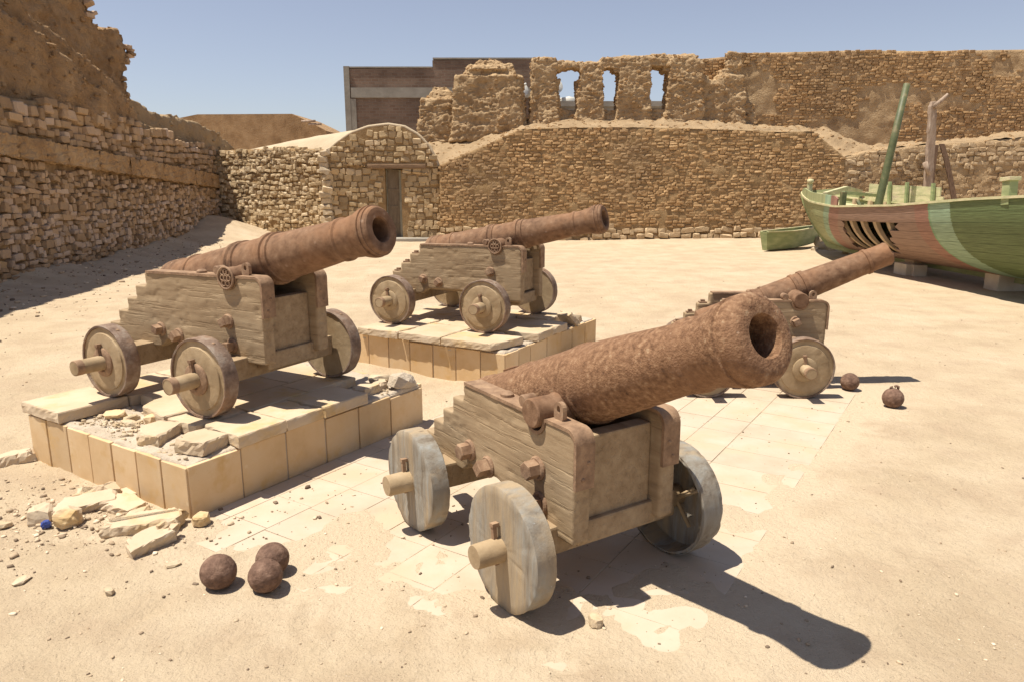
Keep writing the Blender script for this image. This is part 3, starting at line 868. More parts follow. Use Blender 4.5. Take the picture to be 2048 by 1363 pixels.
items = lay(lw_surf, LLW, lambda u: lw_top(u) - 0.7, lambda u: 0.0, (0.10, 0.15), (0.14, 0.26), 0.14, 0.012, 0.08, miss=0.25, wavy=0.05, vary=1.6)
place_pieces(lw, items, STONES, M['mud'], 'stone', 0, 'mud_lumps')

# ------------------------------------------------------------------ earth fill behind those walls
UY = 25.1
tb = [at(px, py, UY) for px, py in ((600, 285), (780, 268), (850, 272), (960, 272), (1050, 245), (1100, 232), (1400, 232), (1500, 245), (1660, 250), (1720, 292), (2048, 262), (2400, 258))]
zb = interp([p[0] for p in tb], [p[2] for p in tb])
def front_z(x):
    if x < mx0 - 0.3: return 2.0 + max(0, (mx0 - 0.3 - x)) * 0.10
    return mw_top(x - mx0) + 0.0 if x < mx1 else lw_top(x - lx0)
txs = np.arange(-5.0, 21, 0.07); tys = np.linspace(0, 1, 50)
TV = []
for t in tys:
    for x in txs:
        y0 = MW_Y + 0.28 if x < mx1 else LW_Y + 0.26
        y = y0 + t * (UY + 1.2 - y0)
        s = float(sstep(0, 0.88, t))
        z = front_z(x) * (1 - s) + zb(x) * s - 0.02
        TV.append((x, y, z))
TV = np.array(TV)
rough = np.clip((TV[:, 1] - 22.6) / 0.6, 0.15, 1)
TV[:, 2] += (0.16 * fbm(TV * np.array([1.1, 1.1, 0]), 4, 61) + 0.11 * fbm(TV * np.array([4.5, 4.5, 0]), 4, 62)) * rough
W = len(txs)
TF = np.array([(i * W + j, i * W + j + 1, (i + 1) * W + j + 1, (i + 1) * W + j) for i in range(len(tys) - 1) for j in range(W - 1)])
link('earth_terrace', grid_mesh('earth_terrace', TV, TF), M['terrace'], kind='structure', label='sloping terrace of crumbled earth behind the brick wall')

# ------------------------------------------------------------------ tall back wall on the right
BW_Y = 25.6
bx0 = at(1372, 200, BW_Y)[0]; bx1 = 21.5
bprof = [at(px, py, BW_Y) for px, py in ((1372, 119), (1450, 112), (1478, 104), (1560, 103), (1700, 99), (1850, 100), (2048, 97), (2300, 94))]
bw_top = interp([p[0] - bx0 for p in bprof], [p[2] for p in bprof])
bw = empty('fort_curtain_wall', ((bx0 + bx1) / 2, BW_Y, 2.6), 0, 'tall flat-topped mud brick fort wall at the back right, highest wall in view', 'wall')
LBW = bx1 - bx0
def bw_surf(u, z):
    tv = np.array([0, 0.03, 1.0]); tv /= np.linalg.norm(tv)
    return np.array([bx0 + u, BW_Y + 0.03 * (z - 2.6), z]), np.array([1.0, 0, 0]), tv, np.array([0, -1.0, 0.03])
strip_wall('mortar_core', (lambda u, t: (bx0 + u, BW_Y + 0.012 + 0.03 * (t * (bw_top(u) - 2.5)), 2.5 + t * (bw_top(u) - 2.52)), LBW, 40), (0, 0.8, 0), M['mud'], bw, 0.10, 0.05, 3.5, 12)
def bw_skip(u, z, w, h):
    x = bx0 + u
    n = float(fbm(np.array([[x * 0.5, z * 0.9, 3.0]]), 3, 77)[0])
    return n > 0.22          # plaster still covers these patches
items = lay(bw_surf, LBW, bw_top, lambda u: 2.9, (0.065, 0.09), (0.13, 0.26), 0.12, 0.022, 0.03, miss=0.05, wavy=0.05, skip=bw_skip)
place_pieces(bw, items, BRICKS, M['brick'], 'brick', 300, 'bricks')

# ------------------------------------------------------------------ eroded masses on top: shaped blocks melted together
def rbox(px0, px1, py0, py1, Y0, Y1, top_in=0.06, bot_out=0.06):
    """block standing at depth Y0..Y1, spanning photo columns px0..px1 and rows py0..py1, narrower at the top"""
    a = at(px0, py1, Y0); b = at(px1, py1, Y0); c = at(px0, py0, Y0)
    z0, z1 = a[2], c[2]
    x0, x1 = a[0], b[0]
    v = [(x0 - bot_out, Y0 - bot_out, z0), (x1 + bot_out, Y0 - bot_out, z0), (x1 + bot_out, Y1, z0), (x0 - bot_out, Y1, z0),
         (x0 + top_in, Y0 + top_in, z1), (x1 - top_in, Y0 + top_in, z1), (x1 - top_in, Y1 - top_in, z1), (x0 + top_in, Y1 - top_in, z1)]
    f = [(0, 3, 2, 1), (4, 5, 6, 7), (0, 1, 5, 4), (1, 2, 6, 5), (2, 3, 7, 6), (3, 0, 4, 7)]
    return v, f

def melt(name, parts, voxel, smooth, layers, mat, seed, parent=None, **kw):
    me = mesh_of(join(*parts), name)
    me = remesh(me, voxel, smooth)
    erode(me, layers, seed)
    return link(name, me, mat, parent, None, True, **kw)
def embed(o, n, lo, hi, mat, name, seed, cond=None):
    """angular fragments half sunk in the surface of a mass"""
    me = o.data; c = co_of(me); nn = normals_of(me)
    rr = np.random.RandomState(seed)
    V, F, m = [], [], 0
    tc = [tri_of(t) for t in STONES[:8] + BRICKS[:6]]
    idx = rr.permutation(len(c))
    cnt = 0
    for i in idx:
        if cnt >= n: break
        if cond is not None and not cond(c[i], nn[i]): continue
        cnt += 1
        k, f = tc[rr.randint(len(tc))]
        w = lo + (hi - lo) * rr.rand() ** 2
        S = np.array([w, w * 0.8, w * rr.uniform(0.4, 0.65)])
        a = rr.normal() * 0.25
        q = k * S
        q = np.stack([q[:, 0] * math.cos(a) - q[:, 2] * math.sin(a), q[:, 1], q[:, 0] * math.sin(a) + q[:, 2] * math.cos(a)], -1)
        b = rr.uniform(-0.5, 0.5)
        q = np.stack([q[:, 0] * math.cos(b) - q[:, 1] * math.sin(b), q[:, 0] * math.sin(b) + q[:, 1] * math.cos(b), q[:, 2]], -1)
        V.append(q + c[i] - nn[i] * w * 0.12); F.append(f + m); m += len(k)
    return link(name, grid_mesh(name, np.concatenate(V), np.concatenate(F)), mat, o, None, False, kind='stuff')
MUD_L = [(0.09, 1.3, 3, 'n'), (0.06, (3.0, 3.0, 5.0), 3, 'n'), (0.055, (6, 6, 15), 3, 'ridge'), (0.032, 13, 3, 'n')]
WY = 24.9
ww = melt('eroded_window_wall', [
    rbox(1064, 1110, 116, 262, WY, WY + 0.85, 0.02, 0.14), rbox(1158, 1202, 126, 262, WY, WY + 0.85, 0.02, 0.14),
    rbox(1236, 1295, 126, 262, WY, WY + 0.85, 0.02, 0.14), rbox(1335, 1400, 116, 262, WY, WY + 0.85, 0.02, 0.14),
    rbox(1108, 1120, 158, 250, WY + 0.1, WY + 0.7, 0.0, 0.02), rbox(1150, 1160, 158, 250, WY + 0.1, WY + 0.7, 0.0, 0.02),
    rbox(1068, 1300, 122, 137, WY + 0.05, WY + 0.8, 0.04, 0.02), rbox(1200, 1398, 112, 132, WY + 0.05, WY + 0.8, 0.04, 0.02), rbox(1300, 1392, 108, 125, WY + 0.1, WY + 0.8, 0.04, 0.0),
    rbox(1112, 1121, 130, 143, WY + 0.1, WY + 0.75, 0, 0), rbox(1149, 1158, 130, 143, WY + 0.1, WY + 0.75, 0, 0), rbox(1203, 1210, 130, 146, WY + 0.1, WY + 0.75, 0, 0), rbox(1227, 1236, 130, 145, WY + 0.1, WY + 0.75, 0, 0), rbox(1295, 1303, 126, 142, WY + 0.1, WY + 0.75, 0, 0), rbox(1327, 1335, 126, 142, WY + 0.1, WY + 0.75, 0, 0),
    rbox(1062, 1400, 218, 272, WY + 0.2, WY + 0.95, 0.0, 0.35),
    # plastered mass with a notch, right of the windows
    rbox(1385, 1412, 150, 262, WY + 0.15, WY + 0.9, 0.0, 0.05), rbox(1400, 1440, 160, 262, WY + 0.2, WY + 0.8, 0.0, 0.1), rbox(1430, 1484, 150, 262, WY + 0.25, WY + 0.8, 0.0, 0.1),
    rbox(1452, 1482, 104, 170, WY + 0.3, WY + 0.8, 0.02, 0.0), rbox(1440, 1476, 138, 180, WY + 0.3, WY + 0.8, 0.02, 0.0), rbox(1480, 1510, 205, 262, WY + 0.35, WY + 0.8, 0.03, 0.05),
    ], 0.036, 3, MUD_L, M['mud'], 3, label='crumbling mud wall pierced by three narrow arched windows', cat='wall')
mp1 = melt('mud_pillar', [rbox(908, 1042, 150, 285, WY - 0.2, WY + 1.0, 0.06, 0.10), rbox(918, 1042, 124, 180, WY - 0.15, WY + 0.95, 0.30, 0.05), rbox(945, 1010, 118, 140, WY - 0.0, WY + 0.8, 0.2, 0.1), rbox(903, 930, 200, 285, WY - 0.1, WY + 0.8, 0.15, 0.1),
     rbox(1020, 1052, 150, 262, WY, WY + 0.9, 0.08, 0.05)],
     0.04, 9, MUD_L, M['mud'], 5, label='large rounded stump of eroded mud wall, beside the windowed wall', cat='ruin')
mp2 = melt('mud_pillar', [rbox(838, 912, 195, 285, WY + 0.1, WY + 1.0, 0.08, 0.06), rbox(846, 915, 168, 215, WY + 0.15, WY + 0.95, 0.32, 0.05)],
     0.04, 9, MUD_L, M['mud'], 9, label='smaller leftmost stump of eroded mud wall, above the hut', cat='ruin')

# ------------------------------------------------------------------ ruined wall on the left
rw = empty('ruined_stone_wall', (wall_x(16), 16, 0), 0, 'long shaded rubble stone wall along the left with an orange ledge', 'wall')
Y0W, Y1W = 6.0, 25.0
LRW = Y1W - Y0W
led_b = lambda u: 2.2 - 0.055 * (u + Y0W - 11.9)
led_t = lambda u: led_b(u) + 0.40 + 0.005 * (u + Y0W - 11.9)
rw_top = interp([0, 5.9, 9.5, 11.3, 13.5, 16.2, LRW], [3.1, 3.18, 3.3, 3.35, 3.2, 3.0, 2.85])
nR = np.array([1.0, 0.1, 0]); nR /= np.linalg.norm(nR)
tR = np.array([-0.1, 1.0, 0]); tR /= np.linalg.norm(tR)
def rw_surf(u, z):
    Y = Y0W + u
    off = -0.05 * z + (0.0 if z < led_b(u) else 0.02)
    tv = np.array([-0.05, 0, 1.0]); tv /= np.linalg.norm(tv)
    # tangent runs away from the camera; the outward side faces +x
    return np.array([wall_x(Y), Y, 0]) + nR * off + np.array([0, 0, z]), tR, tv, nR
strip_wall('mortar_core', (lambda u, t: tuple(np.array([wall_x(Y0W + u), Y0W + u, 0]) + nR * (-0.04 - 0.05 * (-0.3 + t * (rw_top(u) + 0.3))) + np.array([0, 0, -0.3 + t * (rw_top(u) + 0.25)])), LRW, 30), tuple(-nR * 1.0), M['mortar'], rw, 0.10, 0.05, 3.0, 15)
vis = lambda u, z, w, h: (u + Y0W) < 10.6
low = lay(rw_surf, LRW, led_b, lambda u: -0.1, (0.08, 0.155), (0.10, 0.32), 0.22, 0.045, 0.07, skip=vis, wavy=0.04, vary=1.8)
pale = [A for A in low if 0.35 < A[2, 3] < 1.25 and rng.random() < 0.42]
ids = set(map(id, pale)); dark = [A for A in low if id(A) not in ids]
place_pieces(rw, dark, STONES, M['wall_stone'], 'stone', 215, 'stones')
place_pieces(rw, pale, STONES, M['pale_stone'], 'stone', 60, 'pale_stones')
up = lay(rw_surf, LRW, rw_top, led_t, (0.13, 0.24), (0.16, 0.50), 0.26, 0.04, 0.05, skip=vis, wavy=0.03, vary=1.3)
place_pieces(rw, up, BLOCKS, M['wall_stone'], 'ashlar_block', 140, 'ashlar_blocks')
led = []
u = 4.0
while u < LRW:
    w = rng.uniform(0.5, 1.0)
    zc = (led_b(u + w / 2) + led_t(u + w / 2)) / 2; hh = led_t(u + w / 2) - led_b(u + w / 2)
    p, tu, tv, nn = rw_surf(u + w / 2, zc)
    tu2 = tu + np.array([0, 0, -0.055]); tu2 /= np.linalg.norm(tu2)
    led.append(mat_from(tu2 * w * 1.02, nn * 0.4, tv * hh * 0.98, p + nn * (0.13 - 0.2 + rng.uniform(-0.02, 0.02)), 0.012))
    u += w
LEDGE = []
for s in range(6):
    me = stone_template(s + 140, 0.94, 0.5, 8)
    erode(me, [(0.12, (6, 6, 2), 3, 'ridge'), (0.10, 9, 3, 'n')], s)
    LEDGE.append(me)
place_pieces(rw, led, LEDGE, M['ledge'], 'ledge_block', 60)

EARTH_L = [(0.12, 0.8, 3, 'n'), (0.08, 2.5, 3, 'n'), (0.07, (6, 6, 10), 3, 'ridge'), (0.045, 11, 3, 'n')]
def atx(px, py, X):
    d = FW + np.array([1.0, 0, 0]) * ((px - 1024) / CAM_F) - UP * ((py - 681.5) / CAM_F)
    p = np.array([0, 0, CAM_H]) + d * (X / d[0]); return (p[1], p[2])
eb = melt('earth_buttress', [prism([(5.0, 2.6), (atx(282, 240, -9.1)[0], 2.8)] + [atx(px, py, -9.1) for px, py in ((276, 224), (255, 190), (215, 150), (160, 102), (105, 55), (60, 10), (15, -45), (-60, -110))] + [(5.0, 7.6)], 'x', -10.4, -9.1),
     prism([(11.0, 2.8), (atx(240, 235, -8.85)[0], 2.9)] + [atx(px, py, -8.85) for px, py in ((225, 190), (150, 125), (70, 55), (0, 10))] + [(11.0, 5.0)], 'x', -9.3, -8.85)],
     0.075, 2, EARTH_L, M['mud_dark'], 21, label='brown earthen buttress with a diagonal top edge above the left stone wall', cat='ruin')
TB = 1.2
def tbk(y, z): return (y * TB, 1.8 + (z - 1.8) * TB)
XT = -12.0
TOWER = [atx(px, py, XT) for px, py in ((280, 250), (270, 205), (250, 160), (256, 135), (262, 108), (250, 75), (240, 60), (205, 52), (190, 42), (184, 18), (176, -10), (170, -60))]
tw = melt('earth_tower', [prism([(9.0, 2.2), (TOWER[0][0], 2.2)] + TOWER + [(9.0, 9.0)], 'x', -14.0, XT)],
     0.075, 2, EARTH_L + [(0.10, (2.2, 2.2, 5.0), 3, 'ridge')], M['mud_dark'], 23, label='broken earthen tower, the tallest ruin at the upper left against the sky', cat='ruin')
# rubble bedded in the broken end of the tower
titems = []
for k in range(120):
    z = rng.uniform(TOWER[1][1], TOWER[-1][1])
    ye = float(np.interp(z, [q[1] for q in TOWER], [q[0] for q in TOWER]))
    x = rng.uniform(-13.2, XT + 0.05)
    w = rng.uniform(0.14, 0.34)
    titems.append(mat_from(np.array([w, 0, 0]), np.array([0, w * 0.9, 0]), np.array([0, 0, w * rng.uniform(0.4, 0.6)]), np.array([x, ye + rng.uniform(-0.22, 0.02), z]), 0.25))
place_pieces(tw, titems, STONES, M['wall_stone'], 'stone', 120)
ek = melt('earth_bank', [prism([(16.0, 2.6), (24.6, 2.4)] + [atx(px, py, -9.7) for px, py in ((476, 298), (462, 282), (430, 258), (395, 241), (350, 233), (320, 224), (298, 214), (272, 200))] + [(16.0, 3.4)], 'x', -11.6, -9.7),
     prism([(19.5, 2.6), (28, 2.6), (27, 3.4), (24.0, 3.5), (21.0, 3.75), (19.5, 3.5)], 'x', -14.5, -10.8)],
     0.075, 4, EARTH_L, M['terrace'], 27, label='low bank of lit earth along the top of the far end of the left wall', cat='ruin')

front = lambda p, n: n[1] < 0.3
embed(ww, 1900, 0.035, 0.13, M['brick'], 'brick_fragments', 1, front)
embed(mp1, 550, 0.035, 0.13, M['brick'], 'brick_fragments', 2, front)
embed(mp2, 260, 0.035, 0.12, M['brick'], 'brick_fragments', 3, front)
embed(eb, 1100, 0.03, 0.15, M['mud_dark'], 'stone_fragments', 4, lambda p, n: n[0] > -0.3 and p[1] > 10.5)
embed(tw, 500, 0.06, 0.25, M['mud_dark'], 'stone_fragments', 5, lambda p, n: p[1] > 12)
embed(ek, 500, 0.05, 0.20, M['terrace'], 'stone_fragments', 6, lambda p, n: n[0] > -0.3)
te = bpy.data.objects['earth_terrace']
embed(te, 1600, 0.03, 0.14, M['brick'], 'earth_clods', 7, lambda p, n: p[1] < 25.6)
# ------------------------------------------------------------------ vaulted stone hut
HY = 22.55
hc0 = at(655, 400, HY); hc1 = at(884, 400, HY)
hx0, hx1 = hc0[0], hc1[0]
LG = hx1 - hx0
hut = empty('stone_hut', ((hx0 + hx1) / 2, HY + 1, 0), 0, 'vaulted rubble stone hut with a narrow door in the middle distance', 'building')
arch_px = [(650, 306), (672, 286), (700, 267), (735, 254), (775, 249), (808, 254), (836, 270), (858, 294), (874, 325), (884, 372)]
arch = [at(px, py, HY) for px, py in arch_px]
g_top = interp([p[0] - hx0 for p in arch], [p[2] for p in arch])
dr = [at(769, 338, HY), at(806, 484, HY)]
du0, du1, dz0, dz1 = dr[0][0] - hx0, dr[1][0] - hx0, -0.1, dr[0][2]
def g_surf(u, z):
    return np.array([hx0 + u, HY, z]), np.array([1.0, 0, 0]), np.array([0, 0, 1.0]), np.array([0, -1.0, 0])
# gable wall: outline with the door cut out
us = np.linspace(0, LG, 40)
outline = [(hx0, -0.3), (hx0 + du0, -0.3), (hx0 + du0, dz1), (hx0 + du1, dz1), (hx0 + du1, -0.3), (hx1, -0.3)] + [(hx0 + u, g_top(u) - 0.03) for u in us[::-1]]
add('gable_wall', prism(outline, 'y', HY + 0.015, HY + 0.55), M['brick_mortar'], hut, smooth=False, world=Matrix.Identity(4))
def g_skip(u, z, w, h):
    return (du0 - w * 0.5 < u < du1 + w * 0.5 and z < dz1 + h * 0.5) or (du0 - 0.62 < u < du1 + 0.75 and dz1 - 0.02 < z < dz1 + 0.2)
items = lay(g_surf, LG, lambda u: g_top(u) - 0.02, lambda u: -0.05, (0.13, 0.22), (0.15, 0.34), 0.16, 0.0, 0.08, skip=g_skip, wavy=0.03, vary=1.6)
for A in items: A[1, 3] += -0.028 + rng.uniform(-0.012, 0.012)
place_pieces(hut, items, BLOCKS + STONES, M['gable_stone'], 'stone', 215, 'gable_stones')
# coping along the arch
cop = tube([(hx0 + u, HY + 0.10, g_top(u) + 0.0) for u in np.linspace(0, LG, 30)], 0.055, 8)
add('arch_coping', cop, M['plaster'], hut, world=Matrix.Identity(4))
# side wall running back to the ruined wall
sA = np.array([hx0 + 0.05, HY + 0.02, 0]); sB = np.array([-10.9, 25.30, 0])
sd = sB - sA; LS = np.linalg.norm(sd); sd /= LS
sn = np.array([-abs(sd[1]), -abs(sd[0]), 0])
s_top = interp([0, LS * 0.3, LS], [2.72, 2.80, 2.74])
def s_surf(u, z):
    return sA + sd * u + np.array([0, 0, z]) - sn * 0.06 * z, -sd, np.array([0.0, 0.0, 1.0]) - sn * 0.06, sn
strip_wall('side_wall', (lambda u, t: tuple(s_surf(u, -0.3 + t * (s_top(u) + 0.25))[0] - sn * 0.015), LS, 24), tuple(-sn * 0.5), M['brick_mortar'], hut, 0.10, 0.03, 3.0, 33)
items = lay(s_surf, LS, s_top, lambda u: -0.05, (0.085, 0.16), (0.11, 0.30), 0.2, 0.035, 0.08, wavy=0.04, vary=1.8)
place_pieces(hut, items, STONES, M['hut_stone'], 'stone', 200, 'side_stones')
# rough quoins at the corner
cq = []
for k in range(15):
    z = 0.12 + k * 0.175
    w = rng.uniform(0.25, 0.45)
    cq.append(mat_from(np.array([w, 0, 0]), np.array([0, 0.3, 0]), np.array([0, 0, 0.19]), np.array([hx0 - 0.02 + rng.uniform(-0.08, 0.06), HY + 0.0 + rng.uniform(-0.05, 0.05), z]), 0.18))
place_pieces(hut, cq, STONES, M['rubble'], 'quoin', 20)
# vault roof
adir = np.array([-0.82, 0.57]); RL = 6.2
RV = []; nu, nv = 36, 22
for j in range(nv + 1):
    t = j / nv
    for i in range(nu + 1):
        u = LG * i / nu
        z = g_top(u) - 0.03
        z = 2.35 + (z - 2.35) * (1 - 0.45 * t ** 1.3) - 0.12 * t
        RV.append((hx0 + u + adir[0] * RL * t + 0.0, HY + 0.12 + adir[1] * RL * t, z))
RV = np.array(RV)
RV[:, 2] += 0.03 * fbm(RV * 1.3, 4, 71)
RF = np.array([(j * (nu + 1) + i, j * (nu + 1) + i + 1, (j + 1) * (nu + 1) + i + 1, (j + 1) * (nu + 1) + i) for j in range(nv) for i in range(nu)])
roof = grid_mesh('vault_roof', np.concatenate([RV, RV - np.array([0, 0, 0.16])]), np.concatenate([RF, RF[:, ::-1] + len(RV)]))
link('vault_roof', roof, M['plaster'], hut, Matrix.Identity(4), True)
# lintel, door and its frame
lp0 = at(735, 331, HY); lp1 = at(852, 331, HY)
add('lintel', box(lp0[0], lp1[0], HY - 0.07, HY + 0.3, dz1 + 0.0, dz1 + 0.14), M['lintel'], hut, bev=0.02, world=Matrix.Identity(4))
dX0, dX1 = hx0 + du0, hx0 + du1
door = add('door', box(dX0 + 0.02, dX1 - 0.09, HY + 0.30, HY + 0.35, 0.0, dz1), M['door'], hut, smooth=False, world=Matrix.Identity(4))
for zz in (0.42, 0.95, 1.45):
    add('door_rail', box(dX0 + 0.03, dX1 - 0.10, HY + 0.275, HY + 0.30, zz, zz + 0.07), M['door'], door, smooth=False)
add('door_frame', join(box(dX1 - 0.09, dX1 - 0.005, HY + 0.2, HY + 0.36, 0.0, dz1), box(dX0 + 0.005, dX0 + 0.02, HY + 0.22, HY + 0.36, 0.0, dz1)), M['door_frame'], hut, smooth=False, world=Matrix.Identity(4))
st0 = at(778, 487, HY - 0.45); st1 = at(872, 487, HY - 0.45)
add('door_step', box(st0[0], st1[0], HY - 0.42, HY + 0.3, -0.1, 0.085), M['concrete'], hut, bev=0.02, world=Matrix.Identity(4))

# ------------------------------------------------------------------ houses beyond the fort
def px_box(px0, px1, py0, py1, Y, depth):
    a = at(px0, py1, Y); b = at(px1, py0, Y)
    return box(a[0], b[0], Y, Y + depth, a[2], b[2])
RBY = 35.0
p0 = at(691, 134, RBY)
rb = empty('brick_house', (at(880, 250, RBY)[0], RBY + 3, 0), 0, 'unfinished dark red brick house with concrete frame behind the ruins', 'building')
I4 = Matrix.Identity(4)
a = at(700, 300, RBY); b = at(865, 135, RBY); c = at(1066, 119, RBY)
wall = [(a[0], 0.0), (c[0], 0.0), (c[0], c[2]), (b[0], at(865, 121, RBY)[2]), (b[0], b[2] - 0.03), (a[0], at(700, 138, RBY)[2])]
add('brick_wall', prism(wall, 'y', RBY, RBY + 7), M['red_brick'], rb, smooth=False, world=I4)
e0 = at(690, 200, RBY); e1 = at(701, 200, RBY)
add('concrete_column', box(e0[0], e1[0], RBY - 0.06, RBY + 0.4, 0, at(695, 133, RBY)[2]), M['concrete'], rb, smooth=False, world=I4)
f0 = at(690, 198, RBY); f1 = at(712, 198, RBY)
add('concrete_column', box(e0[0] + 0.02, f1[0], RBY - 0.05, RBY + 0.4, 0, f0[2]), M['concrete'], rb, smooth=False, world=I4)
g0 = at(701, 196, RBY); g1 = at(1000, 172, RBY)
add('floor_beam', box(e0[0] + 0.3, c[0], RBY - 0.08, RBY + 0.3, g0[2], at(701, 176, RBY)[2]), M['concrete'], rb, smooth=False, world=I4)
add('parapet_coping', join(box(b[0] + 0.02, c[0], RBY - 0.03, RBY + 0.3, c[2], c[2] + 0.07), box(e0[0], b[0] - 0.02, RBY - 0.03, RBY + 0.3, b[2] - 0.03, b[2] + 0.03)), M['concrete'], rb, smooth=False, world=I4)

CBY = 38.0
cb = empty('concrete_house', (at(1250, 250, CBY)[0], CBY + 3, 0), 0, 'low grey concrete roofline glimpsed through the three mud windows', 'building')
q0 = at(1040, 300, CBY); q1 = at(1360, 203, CBY)
add('wall', box(c[0] + 0.15, q1[0], CBY, CBY + 6, 0, q1[2] - 0.25), M['concrete'], cb, smooth=False, world=I4)
add('parapet', box(c[0] + 0.10, q1[0] + 0.05, CBY - 0.12, CBY + 6.1, q1[2] - 0.25, q1[2]), M['concrete'], cb, smooth=False, world=I4)
# water tank on that roof
wt = at(1138, 203, CBY + 1.5)
tk = empty('water_tank', (wt[0], CBY + 1.5, q1[2]), 0, 'white rooftop water tank seen through the left mud window', 'tank')
tz = q1[2]
add('tank_body', lathe([(0, 0), (0.46, 0), (0.48, 0.04), (0.48, 0.28), (0.44, 0.31), (0, 0.33)], (wt[0], CBY + 1.5, tz), (0, 0, 1), 32), M['white_paint'], tk, world=I4)
add('tank_lid', lathe([(0.16, 0), (0.16, 0.05), (0.0, 0.08)], (wt[0], CBY + 1.5, tz + 0.31), (0, 0, 1), 24), M['white_paint'], tk, world=I4)

def dish(px, py, Y, r_px, label, rz, zbase):
    p = at(px, py, Y); r = r_px / CAM_F * Y
    d = empty('satellite_dish', (p[0], Y, zbase), 0, label, 'dish', 'satellite dishes on the roofs')
    n = np.array([math.sin(rz) * 0.9, -math.cos(rz) * 0.9, 0.42])
    prof = [(r * t, 0.28 * r * t * t) for t in np.linspace(0, 1, 9)] 
    prof = [(rr, h) for rr, h in prof] + [(r * 0.985, 0.28 * r + 0.012), (0, 0.016)]
    nn = n / np.linalg.norm(n)
    add('reflector', lathe(prof, p - nn * 0.1, nn, 36), M['white_paint'], d, world=I4)
    tip = p + nn * r * 0.9
    add('feed_arm', tube([p - nn * 0.05 - np.array([0, 0, r * 0.95]), tip], 0.02, 6), M['concrete'], d, world=I4)
    add('receiver', cyl(tip - nn * 0.03, tip + nn * 0.1, 0.05, 0.05, 12), M['white_paint'], d, world=I4)
    add('mount_pole', tube([(p[0], Y + 0.12, zbase), (p[0], Y + 0.12, p[2])], 0.035, 8), M['concrete'], d, world=I4)
dish(1043, 178, RBY - 0.6, 15.0, 'pale satellite dish between the big mud stump and the window wall', 0.5, 3.0)
dish(1109, 172, CBY + 1.0, 16.5, 'satellite dish whose edge shows in the left mud window', 0.3, q1[2] - 0.1)

FBY = 42.0
fb = empty('brown_house', (at(500, 260, FBY)[0], FBY + 3, 0), 0, 'low dark brown building beyond the left wall with a sloping right end', 'building')
pp = [at(x, y, FBY) for x, y in ((360, 340), (660, 340), (652, 262), (618, 244), (584, 228), (395, 229), (360, 236))]
add('wall', prism([(q[0], q[2]) for q in pp], 'y', FBY, FBY + 6), M['mud_dark'], fb, smooth=False, world=I4)
s0 = at(600, 244, FBY); s1 = at(633, 244, FBY)
for px0, px1, py in ((606, 634, 244), (620, 646, 250)):
    w0 = at(px0, py, FBY); w1 = at(px1, py, FBY)
    add('roof_pole', tube([(w0[0], FBY - 0.3, w0[2]), (w1[0], FBY - 0.35, w1[2] + 0.02)], 0.07, 6), M['post_wood'], fb, world=I4)
# ------------------------------------------------------------------ plinths
def tile_mesh(w, h, t, seed):
    me = mesh_of(box(0.002, w - 0.002, 0, t, 0.0, h), 'facing_tile')
    bevel_mesh(me, 0.0025, 1)
    return me

def slab_mesh(poly, z0, z1, seed, step=0.035, jit=0.003, chip=0.012):
    """cut stone with sharp but chipped edges: jittered rings between two flat faces"""
    rr = np.random.RandomState(seed)
    P = [np.array(p, float) for p in poly]
    n = len(P)
    area = sum(P[i][0] * P[(i + 1) % n][1] - P[(i + 1) % n][0] * P[i][1] for i in range(n))
    if area < 0: P = P[::-1]
    out, nor = [], []
    for i in range(n):
        a, b = P[i], P[(i + 1) % n]
        m = max(2, int(np.linalg.norm(b - a) / step))
        e = (b - a) / np.linalg.norm(b - a)
        for k in range(m):
            out.append(a + (b - a) * k / m); nor.append(np.array([-e[1], e[0]]))
    out = np.array(out); nor = np.array(nor); m = len(out)
    ph = rr.uniform(0, 9)
    bite = np.clip(fbm(np.stack([out[:, 0] * 9 + ph, out[:, 1] * 9, np.zeros(m)], -1), 3, seed) - 0.05, 0, 1) * chip * 3
    H = z1 - z0
    V, F = [], []
    for fr, ins, bk in ((0.0, 0.003, 0.6), (0.08, 0.0, 0.3), (0.35, 0.0, 0.25), (0.65, 0.0, 0.45), (0.90, 0.001, 0.9), (1.0, 0.005, 1.3)):
        q = out + nor * (ins + bite * bk)[:, None] + rr.uniform(-jit, jit, (m, 2)) * (1.0 if 0 < fr < 1 else 0.6)
        zz = z0 + H * fr + (rr.uniform(-jit, jit, m) if 0 < fr < 1 else np.zeros(m))
        for p, z in zip(q, zz): V.append((p[0], p[1], z))
    L = 6
    for l in range(L - 1):
        for i in range(m):
            k = (i + 1) % m
            F.append((l * m + i, l * m + k, (l + 1) * m + k, (l + 1) * m + i))
    F.append(tuple(range(m))[::-1]); F.append(tuple(range((L - 1) * m, L * m)))
    me = mesh_of((V, F), 'slab')
    bm = bmesh.new(); bm.from_mesh(me); bmesh.ops.triangulate(bm, faces=[f for f in bm.faces if len(f.verts) > 4]); bm.to_mesh(me); bm.free()
    return me

